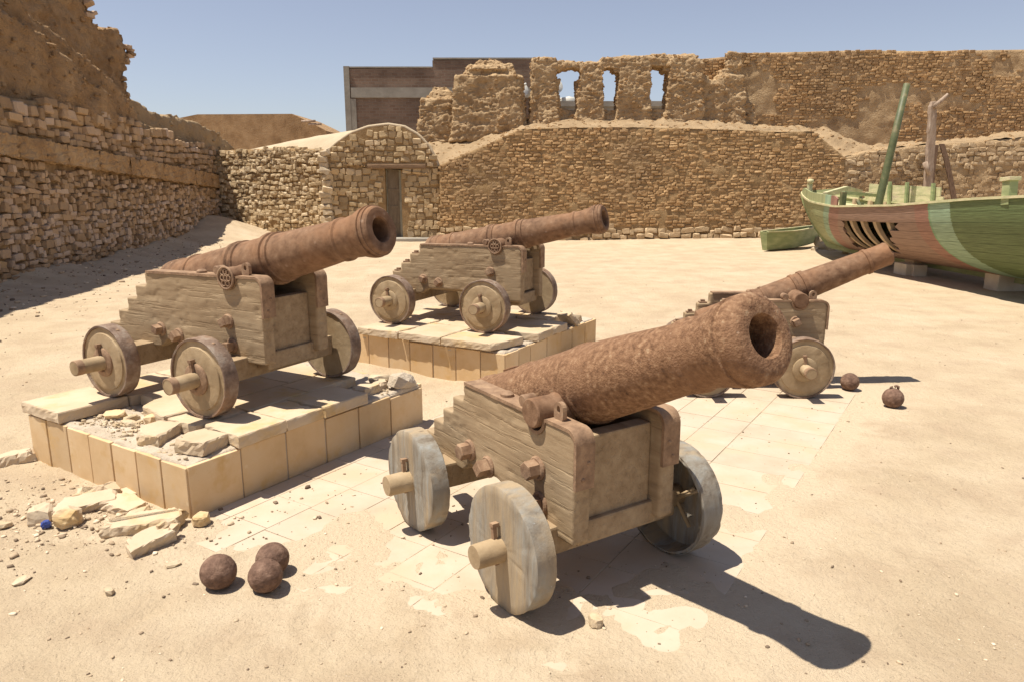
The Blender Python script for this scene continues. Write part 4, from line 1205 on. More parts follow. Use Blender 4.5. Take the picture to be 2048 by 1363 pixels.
def plinth(P, La, Lb, h, tw_left, tw_right, slabs, label, seed, holes):
    """local axes: u along the right-hand face (Lb long), v along the left-hand face (La long)"""
    root = empty('stone_plinth', (P[0], P[1], 0), P[2], label, 'plinth', 'tiled cannon plinths')
    W = WM[root.name]
    core = mesh_of(box(0.006, Lb - 0.006, 0.006, La - 0.006, -0.05, h - 0.012), 'mortar_core')
    link('mortar_core', core, M['cement'], root, W, False)
    # bed of crumbling mortar under the cap slabs
    bed = remesh(mesh_of(box(0.012, Lb - 0.012, 0.012, La - 0.012, h - 0.05, h + 0.006), 'bed'), 0.02, 1)
    erode(bed, [(0.020, 5, 3, 'n'), (0.016, 16, 3, 'n')], seed)
    link('mortar_bed', bed, M['cement'], root, W, True)
    def face(n_w, L, fn, drop):
        pos = 0.0; k = 0
        while pos < L - 0.02:
            w = min(n_w[k % len(n_w)], L - pos)
            if L - pos - w < 0.06: w = L - pos
            hh = h + rng.uniform(-0.010, 0.004) - (drop.get(k, 0.0))
            me = tile_mesh(w - 0.007, hh + 0.06, 0.026, k)
            link('facing_tile', me, M['facing'], root, W @ fn(pos + 0.0035, rng.uniform(-0.004, 0.004)), False)
            pos += w; k += 1
    T = Matrix.Translation; Rz = lambda a: Matrix.Rotation(a, 4, 'Z')
    face(tw_right, Lb, lambda s, j: T((s, -0.004 + j, -0.06)), holes.get('r', {}))                         # right-hand face (v = 0)
    face(tw_left, La, lambda s, j: T((-0.004 + j, s, -0.06)) @ Rz(math.pi / 2) @ T((0, -0.026, 0)), holes.get('l', {}))   # left-hand face (u = 0)
    face(tw_right, Lb, lambda s, j: T((s, La - 0.022 + j, -0.06)), {})
    face(tw_left, La, lambda s, j: T((Lb - 0.022 + j, s, -0.06)) @ Rz(math.pi / 2) @ T((0, -0.026, 0)), {})
    for k, (poly, z0, z1, chip) in enumerate(slabs):
        sm = slab_mesh(poly, z0, z1, seed * 13 + k, 0.035, 0.0025, chip)
        link('cap_slab', sm, M['slab'], root, W, False)
    return root

def rect(u0, u1, v0, v1, g=0.005):
    return [(u0 + g, v0 + g), (u1 - g, v0 + g), (u1 - g, v1 - g), (u0 + g, v1 - g)]
ZP = 0.385
slabsA = [(rect(-0.02, 0.44, 1.27, 1.74), 0.312, ZP, 0.012),
          (rect(0.44, 0.90, 1.25, 1.72), 0.312, ZP - 0.002, 0.01), (rect(0.90, 1.38, 1.25, 1.71), 0.312, ZP, 0.01), (rect(1.38, 1.86, 1.24, 1.70), 0.312, ZP - 0.003, 0.02),
          ([(0.30, 0.66), (0.62, 0.62), (0.78, 0.62), (0.78, 1.24), (0.50, 1.24), (0.47, 1.05), (0.36, 0.98)], 0.312, ZP - 0.001, 0.012),
          (rect(0.78, 1.24, 0.62, 1.25), 0.312, ZP, 0.01), (rect(1.24, 1.70, 0.62, 1.24), 0.312, ZP - 0.003, 0.012),
          (rect(0.29, 0.66, 0.33, 0.62), 0.312, ZP - 0.001, 0.012), (rect(0.66, 1.16, 0.32, 0.62), 0.312, ZP, 0.01), (rect(1.16, 1.62, 0.33, 0.62), 0.312, ZP - 0.002, 0.012),
          ([(0.31, -0.035), (0.655, -0.03), (0.655, 0.32), (0.34, 0.32)], 0.312, ZP, 0.012), (rect(0.66, 0.955, -0.035, 0.32), 0.312, ZP - 0.003, 0.014), (rect(0.96, 1.36, -0.04, 0.32), 0.312, ZP, 0.014)]
plinth(PA, 1.69, 1.97, 0.30, [0.235, 0.24, 0.25, 0.245, 0.25, 0.245, 0.215], [0.34, 0.33, 0.32, 0.30, 0.32, 0.30], slabsA,
       'nearer broken plinth faced with yellow stone tiles, on the left, with rubble at its corner', 2, {'r': {4: 0.012, 5: 0.02}, 'l': {3: 0.008}})
slabsB = [(rect(-0.06, 0.5, 1.16, 1.66), 0.312, ZP, 0.012), (rect(-0.06, 0.5, 0.66, 1.15), 0.318, ZP, 0.012),
          ([(-0.05, 0.12), (0.12, 0.06), (0.36, 0.02), (0.40, 0.20), (0.46, 0.30), (0.48, 0.65), (-0.06, 0.65)], 0.320, ZP, 0.022),
          (rect(0.5, 1.05, 1.16, 1.72), 0.312, ZP, 0.01), (rect(1.05, 1.6, 1.16, 1.74), 0.312, ZP - 0.002, 0.012), (rect(0.5, 1.05, 0.62, 1.15), 0.312, ZP - 0.001, 0.01),
          (rect(1.05, 1.6, 0.62, 1.15), 0.312, ZP, 0.01), ([(0.50, 0.30), (0.55, -0.04), (1.18, -0.03), (1.22, 0.10), (1.10, 0.61), (0.5, 0.61)], 0.312, ZP, 0.02), (rect(1.24, 1.62, 0.22, 0.61), 0.312, ZP - 0.002, 0.02)]
plinth(PB, 1.80, 1.97, 0.30, [0.26, 0.27, 0.26, 0.27, 0.26, 0.25], [0.24, 0.22, 0.33, 0.32, 0.25, 0.32], slabsB,
       'farther plinth faced with yellow stone tiles under the middle cannon', 6, {'r': {0: 0.01}})

# ------------------------------------------------------------------ cannons
FITS = {
 'A': dict(x=-1.937, y=5.004, yaw=-0.512, rf=0.246, rr=0.240, xf=0.389, xr=-0.533, yw=0.600, wt=0.100, axp=0.200, yc=0.278, ct=0.092, xcf=0.623, zct=0.811, zcb=0.272, xtr=-0.487, xt=0.343, zt=0.815, el=0.242, Lm=1.038, off=0.067, rs=0.97, z0=ZP, tilt=0.022),
 'B': dict(x=-0.383, y=7.573, yaw=-0.447, rf=0.250, rr=0.242, xf=0.416, xr=-0.626, yw=0.630, wt=0.105, axp=0.180, yc=0.262, ct=0.085, xcf=0.650, zct=0.774, zcb=0.241, xtr=-0.504, xt=0.374, zt=0.784, el=0.206, Lm=1.032, off=0.068, rs=0.87, z0=ZP, tilt=0.016),
 'C': dict(x=0.193, y=3.475, yaw=-0.994, rf=0.273, rr=0.266, xf=0.375, xr=-0.520, yw=0.534, wt=0.104, axp=0.128, yc=0.290, ct=0.090, xcf=0.561, zct=0.792, zcb=0.291, xtr=-0.367, xt=0.281, zt=0.812, el=0.395, Lm=1.021, off=0.079, rs=1.0, z0=0.0, tilt=0.0),
 'D': dict(x=2.162, y=6.555, yaw=-0.033, rf=0.255, rr=0.240, xf=0.303, xr=-0.490, yw=0.560, wt=0.110, axp=0.162, yc=0.262, ct=0.085, xcf=0.565, zct=0.774, zcb=0.241, xtr=-0.342, xt=0.326, zt=0.785, el=0.39, Lm=0.917, off=0.042, rs=0.85, z0=0.0, tilt=0.0),
}
# barrel outlines: (distance from trunnion axis, radius), breech to muzzle
def barrel_profile(kind, Lm_, rs):
    Lm = {'A': 1.044, 'B': 1.044, 'C': 1.053, 'D': 0.927}[kind]
    if kind == 'C':
        key = [(-1.08, 0.0), (-1.075, 0.03), (-1.05, 0.05), (-1.015, 0.055), (-0.98, 0.04), (-0.95, 0.045), (-0.93, 0.12), (-0.90, 0.185), (-0.86, 0.198), (-0.82, 0.195), (-0.80, 0.188), (-0.45, 0.184), (-0.44, 0.190), (-0.41, 0.190), (-0.40, 0.183),
               (0.02, 0.180), (0.03, 0.185), (0.07, 0.185), (0.08, 0.178), (0.30, 0.164), (0.60, 0.142), (0.685, 0.136), (0.69, 0.146), (0.73, 0.146), (0.745, 0.137), (0.80, 0.138), (0.85, 0.145), (0.89, 0.153), (0.92, 0.159), (0.940, 0.163), (0.958, 0.165), (0.962, 0.157), (0.978, 0.156), (0.982, 0.164), (1.012, 0.163), (1.03, 0.154), (1.045, 0.142), (Lm, 0.130)]
        bore = 0.074
    elif kind == 'D':
        key = [(-1.0, 0.0), (-0.99, 0.04), (-0.96, 0.055), (-0.92, 0.05), (-0.89, 0.05), (-0.87, 0.12), (-0.84, 0.165), (-0.80, 0.172), (-0.76, 0.17), (-0.74, 0.163), (-0.33, 0.158), (-0.325, 0.166), (-0.30, 0.166), (-0.295, 0.158), (-0.26, 0.157), (-0.255, 0.163), (-0.235, 0.163), (-0.23, 0.156),
               (0.02, 0.152), (0.025, 0.162), (0.05, 0.164), (0.06, 0.154), (0.10, 0.154), (0.105, 0.165), (0.14, 0.165), (0.145, 0.150), (0.40, 0.138), (0.68, 0.124), (0.685, 0.134), (0.71, 0.136), (0.72, 0.123), (0.85, 0.121), (0.90, 0.124), (Lm - 0.01, 0.120), (Lm, 0.108)]
        bore = 0.06
    else:
        fl = 0.95
        key = [(-1.06, 0.0), (-1.055, 0.035), (-1.03, 0.052), (-1.0, 0.052), (-0.97, 0.04), (-0.94, 0.045), (-0.92, 0.12), (-0.89, 0.178), (-0.86, 0.188), (-0.83, 0.188), (-0.82, 0.179), (-0.80, 0.179), (-0.79, 0.185), (-0.76, 0.185), (-0.75, 0.176), (-0.62, 0.174), (-0.615, 0.182), (-0.59, 0.182), (-0.585, 0.173),
               (-0.20, 0.168), (-0.19, 0.181), (-0.155, 0.183), (-0.145, 0.168), (-0.12, 0.168), (-0.115, 0.176), (-0.10, 0.176), (-0.095, 0.165),
               (0.12, 0.161), (0.125, 0.173), (0.15, 0.177), (0.165, 0.173), (0.17, 0.160), (0.20, 0.160), (0.205, 0.168), (0.22, 0.168), (0.225, 0.156), (0.50, 0.142), (0.735, 0.127), (0.74, 0.137), (0.765, 0.138), (0.775, 0.126), (0.80, 0.126), (0.84, 0.130), (0.89, 0.142 * fl), (0.935, 0.158 * fl), (0.965, 0.166 * fl), (0.985, 0.168 * fl), (0.988, 0.158 * fl), (1.003, 0.158 * fl), (1.006, 0.164 * fl), (1.018, 0.164 * fl), (1.02, 0.156 * fl), (Lm - 0.008, 0.150 * fl), (Lm, 0.134)]
        bore = 0.072
    key = [(q * (Lm_ / Lm if q > 0 else 1.0), r * rs) for q, r in key]; Lm = Lm_
    # resample so that the surface can be pitted
    out = []
    for (s0, r0), (s1, r1) in zip(key[:-1], key[1:]):
        n = max(1, int(abs(s1 - s0) / 0.014))
        for i in range(n):
            t = i / n
            out.append((r0 + (r1 - r0) * t, s0 + (s1 - s0) * t))
    out.append((key[-1][1], key[-1][0]))
    rm = key[-1][1]
    for t in (0.35, 0.7): out.append((rm + (bore + 0.008 - rm) * t, Lm + 0.003))
    out += [(bore + 0.006, Lm), (bore, Lm - 0.012)]
    out += [(bore, Lm - 0.012 - 0.06 * k) for k in range(1, 9)] + [(0, Lm - 0.012 - 0.50)]
    return out

def arc(cx, cz, r, a0, a1, n):
    return [(cx + r * math.cos(a0 + (a1 - a0) * k / n), cz + r * math.sin(a0 + (a1 - a0) * k / n)) for k in range(n + 1)]

def ribbon(path, t, y0, y1):
    """flat iron bar bent along a path of (x,z)"""
    p = [np.array(q) for q in path]
    up, dn = [], []
    for i in range(len(p)):
        d = p[min(i + 1, len(p) - 1)] - p[max(i - 1, 0)]
        d = d / (np.linalg.norm(d) + 1e-9)
        n = np.array([-d[1], d[0]])
        up.append(p[i] + n * t); dn.append(p[i])
    poly = [tuple(q) for q in up] + [tuple(q) for q in dn[::-1]]
    # build as quads along the path (concave outline)
    v, f = [], []
    n = len(p)
    for y in (y0, y1):
        for q in up: v.append((q[0], y, q[1]))
        for q in dn: v.append((q[0], y, q[1]))
    for i in range(n - 1):
        f += [(i, i + 1, n + i + 1, n + i), (2 * n + i, 3 * n + i, 3 * n + i + 1, 2 * n + i + 1),
              (i, 2 * n + i, 2 * n + i + 1, i + 1), (n + i, n + i + 1, 3 * n + i + 1, 3 * n + i)]
    f += [(0, n, 3 * n, 2 * n), (n - 1, 3 * n - 1, 4 * n - 1, 2 * n - 1)]
    return v, f

def bolt(x, z, yo, s, size=0.045, nut=0.026, tall=0.05, rot=0.2, hexa=False):
    """washer and square or hexagonal nut on the outside of a cheek"""
    w = lathe([(0, 0), (size, 0), (size, 0.008), (size * 0.86, 0.016), (0, 0.016)], (x, yo, z), (0, s, 0), 24)
    k = 6 if hexa else 4
    d = [(0, 0.014), (nut * 1.25, 0.014), (nut * 1.25, tall - 0.004), (nut * 1.1, tall), (0, tall)]
    v, f = lathe(d, (0, 0, 0), (0, s, 0), k)
    Mx = Matrix.Translation((x, yo, z)) @ Matrix.Rotation(rot, 4, 'Y')
    return join(w, moved((v, f), Mx))

def cannon(kind, label):
    P = FITS[kind]
    root = empty('cannon', (P['x'], P['y'], P['z0']), P['yaw'], label, 'cannon', 'old cannons in the courtyard')
    W = WM[root.name]
    seed = ord(kind)
    def put(name, part, mat, parent=None, smooth=True, bev=0.0, er=None, ang=None, **kw):
        me = mesh_of(part, name)
        if bev: bevel_mesh(me, bev)
        if er: erode(me, er, seed)
        o = link(name, me, mat, parent or root, W, smooth, **kw)
        if ang: smooth_angle(me, ang)
        return o
    xt, zt, el, Lm = P['xt'], P['zt'], P['el'], P['Lm']
    ax = np.array([math.cos(el), 0, math.sin(el)])
    tc = np.array([xt, 0, zt + P['off']])          # the bore passes above the trunnions
    # ---- barrel
    prof = barrel_profile(kind, Lm, P['rs'])
    v, f = lathe([(r, t) for r, t in prof], tc, ax, 88)
    me = mesh_of((v, f), 'barrel')
    if kind == 'C':
        c_old = co_of(me)
        erode(me, [(0.0014, 9, 3, 'n'), (0.0010, 60, 3, 'ridge')], 1)
        rel = c_old - tc; t_ = rel @ ax; rad_ = np.linalg.norm(rel - np.outer(t_, ax), axis=1)
        keep = (t_ > 0.45) & (rad_ < 0.085)
        c_new = co_of(me); c_new[keep] = c_old[keep]; set_co(me, c_new)
    elif kind == 'D':
        erode(me, [(0.002, 8, 3, 'n'), (0.0025, 32, 3, 'ridge')], 2)
        c = co_of(me); t = (c - tc) @ ax                     # broken muzzle lip
        k = np.clip((t - (Lm - 0.05)) / 0.05, 0, 1)
        c -= np.outer(k * (0.02 + 0.035 * np.abs(fbm(c * 14, 3, 5))), ax)
        set_co(me, c)
    else:
        erode(me, [(0.0012, 9, 3, 'n')], 3)
    barrel = link('barrel', me, M['rust_pit'] if kind == 'C' else M['rust'], root, W, True)
    smooth_angle(me, 30 if kind == 'C' else 24)
    rt = 0.066
    yo, yi = P['yc'], P['yc'] - P['ct']
    for s in (-1, 1):
        out = 0.015 if kind in 'AB' else (0.03 if kind == 'C' else 0.035)
        tr = lathe([(0, 0.0), (rt + 0.010, 0.0), (rt + 0.006, yi - 0.085), (rt, yi - 0.075), (rt, yo + out - 0.07 - 0.006), (rt - 0.006, yo + out - 0.07), (0, yo + out - 0.07)], (xt, s * 0.07, zt), (0, s, 0), 36)
        put('trunnion', tr, M['rust'], barrel, er=[(0.0015, 16, 3, 'n')], ang=35)
        if kind in 'AB':
            yb = s * (yo + out + 0.004)
            em = [torus((xt, yb, zt), (0, 1, 0), rt + 0.002, 0.008, 28, 8)]
            for k, (ex, ez) in enumerate(((-0.027, 0.037), (0.0, 0.041), (0.027, 0.037), (-0.03, 0.0), (0.03, 0.0), (0, 0.0), (-0.019, -0.036), (0.019, -0.036))):
                em.append(torus((xt + ex * 0.95, yb, zt + ez * 0.95), (0, 1, 0), 0.0165, 0.0045, 16, 6))
            put('emblem', join(*em), M['iron_bolt'], barrel)
    if kind == 'C':      # vent patch on the breech
        put('vent_lug', moved(box(-0.05, 0.05, -0.02, 0.02, 0, 0.012), Matrix.Translation(Vector(tc - ax * 0.62 + np.array([-math.sin(el), 0, math.cos(el)]) * 0.184)) @ Matrix.Rotation(-el, 4, 'Y')), M['rust'], barrel, bev=0.004)
    # ---- cheeks
    xcf, zct, zcb, xtr, xr, xf = P['xcf'], P['zct'], P['zcb'], P['xtr'], P['xr'], P['xf']
    n_r = 0.074
    steps = []
    nst, sl, sh = 4, 0.112, 0.092
    x, z = xtr, zct
    for k in range(nst):
        steps += [(x, z - sh), (x - sl, z - sh)] if k else [(x, z - sh), (x - sl, z - sh)]
        x -= sl; z -= sh
    xend, zend = x, z
    rc = 0.05
    top = [(xtr, zct)] + steps
    poly = [(xcf, zcb), (xcf, zct - rc)] + arc(xcf - rc, zct - rc, rc, 0, math.pi / 2, 6)[1:]
    poly += [(xt + n_r, zct)] + [(xt + n_r * math.cos(a), min(zct, zt) - n_r * math.sin(a)) for a in np.linspace(0.05, math.pi - 0.05, 10)] + [(xt - n_r, zct)]
    poly += top
    poly += [(xend, zcb + 0.10), (xr - 0.10, zcb + 0.02), (xr + 0.14, zcb + 0.03), (xr + 0.22, zcb + 0.085), (-0.02, zcb + 0.09), (0.12, zcb + 0.03), (0.20, zcb)]
    for s in (-1, 1):
        me = mesh_of(prism(poly, 'y', min(s * yi, s * yo), max(s * yi, s * yo)), 'cheek')
        me = remesh(me, 0.0115, 0)
        erode(me, [(0.0007, (3, 60, 60), 3, 'n'), (0.0035, (14, 26, 26), 3, 'chip'), (0.0010, 40, 2, 'n')], seed + s)
        if P['tilt']:
            c = co_of(me); c[:, 2] += c[:, 0] * P['tilt']; set_co(me, c)
        ch = link('cheek', me, M['wood'], root, W, True)
        tl = lambda q: (q[0], q[1] + q[0] * P['tilt'])
        # iron strap over the top and down the front
        path = [(xtr + 0.02, zct)] + [(xx, zct) for xx in np.linspace(xtr + 0.1, xt - n_r - 0.012, 5)]
        path += [(xt - (n_r) * math.cos(a), min(zct, zt) - n_r * math.sin(a)) for a in np.linspace(0.0, math.pi, 14)]
        path += [(xt + n_r + 0.012, zct), (xcf - rc, zct)] + arc(xcf - rc, zct - rc, rc, math.pi / 2, 0, 8)[1:] + [(xcf, zct - 0.10), (xcf, zct - 0.24)]
        path = [(q[0], q[1] - 0.004) for q in path]
        y0, y1 = sorted((s * (yi - 0.004), s * (yo + 0.005)))
        put('iron_strap', ribbon([tl(q) for q in path], 0.016, y0, y1), M['iron_dark'], ch, ang=35, er=[(0.0015, 25, 2, 'n')])
        # eye lug in front of the trunnion, round bolt behind it
        ym = s * (yi + yo) / 2
        lx = xt + n_r + 0.045; lz = zct + lx * P['tilt'] + 0.008
        lug = join(box(lx - 0.03, lx - 0.014, ym - 0.03, ym + 0.03, lz, lz + 0.075), )
        lugp = [(-0.03, 0), (0.03, 0), (0.03, 0.055)] + [(0.03 * math.cos(a), 0.055 + 0.03 * math.sin(a)) for a in np.linspace(0.2, math.pi - 0.2, 7)] + [(-0.03, 0.055)]
        # plate with a real hole: ring of quads
        ring = []
        hole = [(0.012 * math.cos(a), 0.05 + 0.017 * math.sin(a)) for a in np.linspace(-math.pi / 2, 1.5 * math.pi, 21)[:-1]]
        outer = []
        for hx_, hz_ in hole:
            dx, dz = hx_, hz_ - 0.05
            a_ = math.atan2(dz, dx); c_, s_ = math.cos(a_), math.sin(a_)
            if s_ >= 0: r_ = 0.032
            else: r_ = min(0.032 / max(abs(c_), 1e-4), 0.05 / max(abs(s_), 1e-4))
            outer.append((c_ * r_, 0.05 + s_ * r_))
        n_ = len(hole); vv = []; ff = []
        for yy in (-0.011, 0.011):
            for q in outer: vv.append((lx + q[0], ym + yy, lz + q[1]))
            for q in hole: vv.append((lx + q[0], ym + yy, lz + q[1]))
        for i in range(n_):
            j = (i + 1) % n_
            ff += [(i, j, n_ + j, n_ + i), (2 * n_ + i, 3 * n_ + i, 3 * n_ + j, 2 * n_ + j), (i, 2 * n_ + i, 2 * n_ + j, j), (n_ + i, n_ + j, 3 * n_ + j, 3 * n_ + i)]
        put('eye_lug', (vv, ff), M['iron_bolt'], ch, smooth=False)
        bx = xt - n_r - 0.05; bz = zct + bx * P['tilt'] + 0.012
        put('keeper_bolt', lathe([(0, -0.035), (0.024, -0.035), (0.028, -0.03), (0.028, 0.03), (0.024, 0.035), (0, 0.035)], (bx, ym, bz + 0.026), (0, 1, 0), 20), M['iron_bolt'], ch, ang=40)
        cxp = xt - 0.30; czp = zct + cxp * P['tilt'] + 0.012
        put('cap_bolt', lathe([(0, 0.0), (0.032, 0.0), (0.032, 0.012), (0.022, 0.022), (0, 0.025)], (cxp, ym, czp), (0, 0, 1), 20), M['iron_bolt'], ch, ang=40)
        for zz in (zct - 0.13, zct - 0.20):
            put('rivet', lathe([(0, 0), (0.011, 0), (0.008, 0.006), (0, 0.008)], (xcf + 0.014, ym + s * 0.01 * (1 if zz < zct - 0.15 else -1.6), zz + xcf * P['tilt']), (1, 0, 0), 10), M['iron_bolt'], ch)
        # through bolts on the outer side
        big = 1.15 if kind == 'C' else 1.0
        spots = [(0.315, 0.53), (0.335, 0.375), (xr + 0.17, 0.43), (xr + 0.35, 0.40)]
        if kind == 'C': spots = [(0.30, 0.56), (0.32, 0.40), (xr + 0.22, 0.455), (xr + 0.40, 0.425)]
        if kind == 'D': spots = [(0.30, 0.60), (0.30, 0.42), (xr + 0.17, 0.43)]
        for k, (bx_, bz_) in enumerate(spots):
            put('bolt', bolt(bx_, bz_ + bx_ * P['tilt'], s * (yo - 0.002), s, 0.048 * big, 0.030 * big, 0.062 * big, 0.3 + 0.4 * k, kind == 'C' and k in (0, 2)), M['iron_bolt'], ch, smooth=False)
        # bolt plates on the steps
        if kind in 'BD':
            for k in range(nst):
                px_, pz_ = xtr - sl * (k + 0.5), zct - sh * (k + 1) + (xtr - sl * (k + 0.5)) * P['tilt']
                put('step_bolt', join(box(px_ - 0.035, px_ + 0.035, ym - 0.03, ym + 0.03, pz_ - 0.004, pz_ + 0.012), box(px_ - 0.018, px_ + 0.018, ym - 0.016, ym + 0.016, pz_ + 0.012, pz_ + 0.030)), M['iron_bolt'], ch, smooth=False)
    # ---- cross pieces
    tz1 = zct - 0.13 if kind != 'C' else zct - 0.055
    put('transom', box(xcf - 0.15, xcf - 0.07, -yi + 0.002, yi - 0.002, 0.33, tz1), M['wood'], smooth=False, bev=0.008)
    put('bed_beam', box(xcf - 0.15, xcf - 0.045, -yi - 0.03, yi + 0.03, zcb - 0.035, zcb + 0.075), M['wood'], smooth=False, bev=0.01)
    put('bed_plank', box(xr - 0.05, xcf - 0.16, -yi + 0.004, yi - 0.004, zcb + 0.06, zcb + 0.12), M['wood'], smooth=False, bev=0.008)
    # stool and quoin that carry the breech
    bz_ = zt + P['off'] - math.sin(el) * 0.7 - 0.19 * P['rs'] / math.cos(el) * 0.96
    put('quoin', prism([(xt - 0.95, zcb + 0.12), (xt - 0.40, zcb + 0.12), (xt - 0.55, max(zcb + 0.15, bz_ + 0.02)), (xt - 0.95, max(zcb + 0.14, bz_ - 0.06))], 'y', -yi + 0.03, yi - 0.03), M['wood'], smooth=False, bev=0.006)
    # ---- axles and wheels
    for x_, r_, tag in ((xf, P['rf'], 'f'), (xr, P['rr'], 'r')):
        yw, wt = P['yw'], P['wt']
        beam = box(x_ - 0.075, x_ + 0.075, -(yw - wt) + 0.012, (yw - wt) - 0.012, r_ - 0.062, max(r_ + 0.07, zcb + 0.05))
        axl = put('axle', beam, M['wood'], smooth=False, bev=0.012)
        ra = 0.056 if kind == 'C' else 0.050
        for s in (-1, 1):
            if kind == 'C' and s == 1 and tag == 'f':
                arm_end = yw - 0.02
            else:
                arm_end = yw + P['axp']
            arm = lathe([(0, 0), (ra, 0), (ra * 0.94, arm_end - (yw - wt) - 0.01), (ra * 0.88, arm_end - (yw - wt)), (0, arm_end - (yw - wt))], (x_, s * (yw - wt), r_), (0, s, 0), 28)
            put('axle_arm', arm, M['wood_end'], axl, ang=40, er=[(0.003, 14, 3, 'n')])
            if kind != 'C':
                put('end_hoop', lathe([(ra * 0.9, 0), (ra * 0.99, 0), (ra * 0.985, 0.045), (ra * 0.88, 0.047)], (x_, s * (arm_end - 0.046), r_), (0, s, 0), 28), M['iron_dark'], axl, ang=40)
        for s in (-1, 1):
            hollow = (kind == 'C' and s == 1 and tag == 'f')
            if kind == 'C':
                if hollow:
                    prof = [(r_, 0.0), (r_, wt), (r_ - 0.014, wt), (r_ - 0.016, 0.012), (0.0, 0.010), (0.0, 0.0), (r_, 0.0)]
                    prof = [(0.0, wt - 0.006)] + [(r_ * k / 6, wt - 0.006) for k in range(1, 6)] + [(r_ - 0.004, wt), (r_, wt - 0.004), (r_, wt * 0.5), (r_, -0.026), (r_ - 0.004, -0.03), (r_ - 0.014, -0.03), (r_ - 0.016, wt * 0.5), (r_ - 0.018, wt - 0.02), (0.0, wt - 0.02)]
                else:
                    prof = [(0, 0), (r_ * 0.5, 0), (r_ - 0.008, 0), (r_, 0.006), (r_, wt * 0.35), (r_, wt * 0.7), (r_, wt - 0.004), (r_ - 0.005, wt)] + [(r_ * k / 7, wt) for k in range(6, 0, -1)] + [(0, wt)]
                w = put('wheel', lathe(prof, (x_, s * (yw - wt), r_), (0, s, 0), 96), M['wood_grey'], er=[(0.003, 10, 3, 'n'), (0.0035, 40, 2, 'chip')], ang=45)
                if hollow:
                    for a0 in (0.5, 2.2, 3.9):
                        c0 = np.array([x_, s * (yw - wt + 0.035), r_])
                        dv = np.array([math.cos(a0), 0, math.sin(a0)]) * (r_ - 0.02)
                        put('brace_bar', tube([c0 - dv * 0.55 + np.array([0.05, 0, 0]), c0 + dv], 0.010, 6), M['wood_end'], w)
                    put('iron_tyre', lathe([(r_ + 0.0, -0.03), (r_ + 0.004, -0.028), (r_ + 0.004, wt - 0.03), (r_, wt - 0.028)], (x_, s * (yw - wt), r_), (0, s, 0), 96), M['wood_grey'], w, ang=45)
            else:
                rw_ = r_ - 0.014
                prof = [(0, 0.008), (rw_, 0.008), (rw_, wt - 0.012), (r_ * 0.86, wt - 0.012), (r_ * 0.80, wt - 0.010), (r_ * 0.785, wt - 0.001), (r_ * 0.70, wt + 0.002), (r_ * 0.5, wt + 0.002), (r_ * 0.3, wt + 0.002), (0, wt + 0.002)]
                w = put('wheel', lathe(prof, (x_, s * (yw - wt), r_), (0, s, 0), 80), M['wood_end'], er=[(0.0018, 8, 3, 'n'), (0.003, 24, 2, 'chip')], ang=25)
                ty = lathe([(rw_ + 0.0, 0.002), (r_ - 0.003, 0.0), (r_, 0.004), (r_, wt * 0.35), (r_, wt * 0.7), (r_, wt - 0.004), (r_ - 0.003, wt), (rw_, wt - 0.002)], (x_, s * (yw - wt), r_), (0, s, 0), 80, closed=True)
                put('iron_tyre', ty, M['tyre'], w, er=[(0.0025, 12, 3, 'n'), (0.002, 45, 2, 'n')], ang=45)
                put('hub_washer', lathe([(ra, 0), (r_ * 0.40, 0), (r_ * 0.40, 0.010), (r_ * 0.37, 0.016), (ra, 0.016)], (x_, s * (yw + 0.001), r_), (0, s, 0), 36), M['iron_dark'] if kind == 'A' else M['wood_end'], w, ang=40)
                for a0 in (1.1, 2.6, 5.0):
                    q = np.array([x_ + math.cos(a0) * (r_ - 0.001), s * (yw - wt * 0.5), r_ + math.sin(a0) * (r_ - 0.001)])
                    put('tyre_nail', lathe([(0, 0), (0.013, 0), (0.009, 0.005), (0, 0.006)], q, (math.cos(a0), 0, math.sin(a0)), 10), M['iron_dark'], w)
            if not hollow:
                lp = yw + 0.024
                pin = join(box(x_ - 0.010, x_ + 0.010, s * lp - 0.009, s * lp + 0.009, r_ - 0.06, r_ + 0.115), box(x_ - 0.014, x_ + 0.014, s * lp - 0.012, s * lp + 0.02, r_ + 0.105, r_ + 0.122))
                put('linchpin', moved(pin, Matrix.Translation((x_, 0, r_)) @ Matrix.Rotation(0.12 * s, 4, 'Y') @ Matrix.Translation((-x_, 0, -r_))), M['iron_bolt'], w, smooth=False)
    return root

cannon('A', 'rusty flared cannon on a stepped wooden carriage standing on the nearer left plinth')
cannon('B', 'rusty cannon on a wooden carriage standing on the farther plinth, in the middle')
cannon('C', 'largest foreground cannon with grey solid wheels and a pitted muzzle towards the viewer')
cannon('D', 'rusty cannon with a plain broken muzzle pointing at the big boat, at right')
# ------------------------------------------------------------------ big boat
BOW = at(1607, 386, 20.0)
bd = np.array([0.062, -0.998]); bn = np.array([-0.998, -0.062])      # towards the stern; towards the camera's side
BL = 13.2
boat = empty('wooden_boat', (BOW[0] + bd[0] * 6, BOW[1] + bd[1] * 6, 0.25), 0, 'big derelict green wooden boat with a broken side, propped on blocks at right', 'boat')
def zg(s): return float(np.interp(s, [0, 0.8, 2.2, 4.2, 6.5, 8.5, 10.5, BL], [1.47, 1.40, 1.29, 1.24, 1.34, 1.50, 1.62, 1.85]))
def zk(s): return float(np.interp(s, [0, 1.0, 2.5, 5, 9, BL], [0.30, 0.24, 0.22, 0.22, 0.25, 0.4]))
def hb(s): return 1.30 * math.sin(min(1.0, max(s, 0.0) / 5.6) * math.pi / 2) ** 0.85 * float(np.interp(s, [0, 9, BL], [1, 1, 0.8])) + 0.02
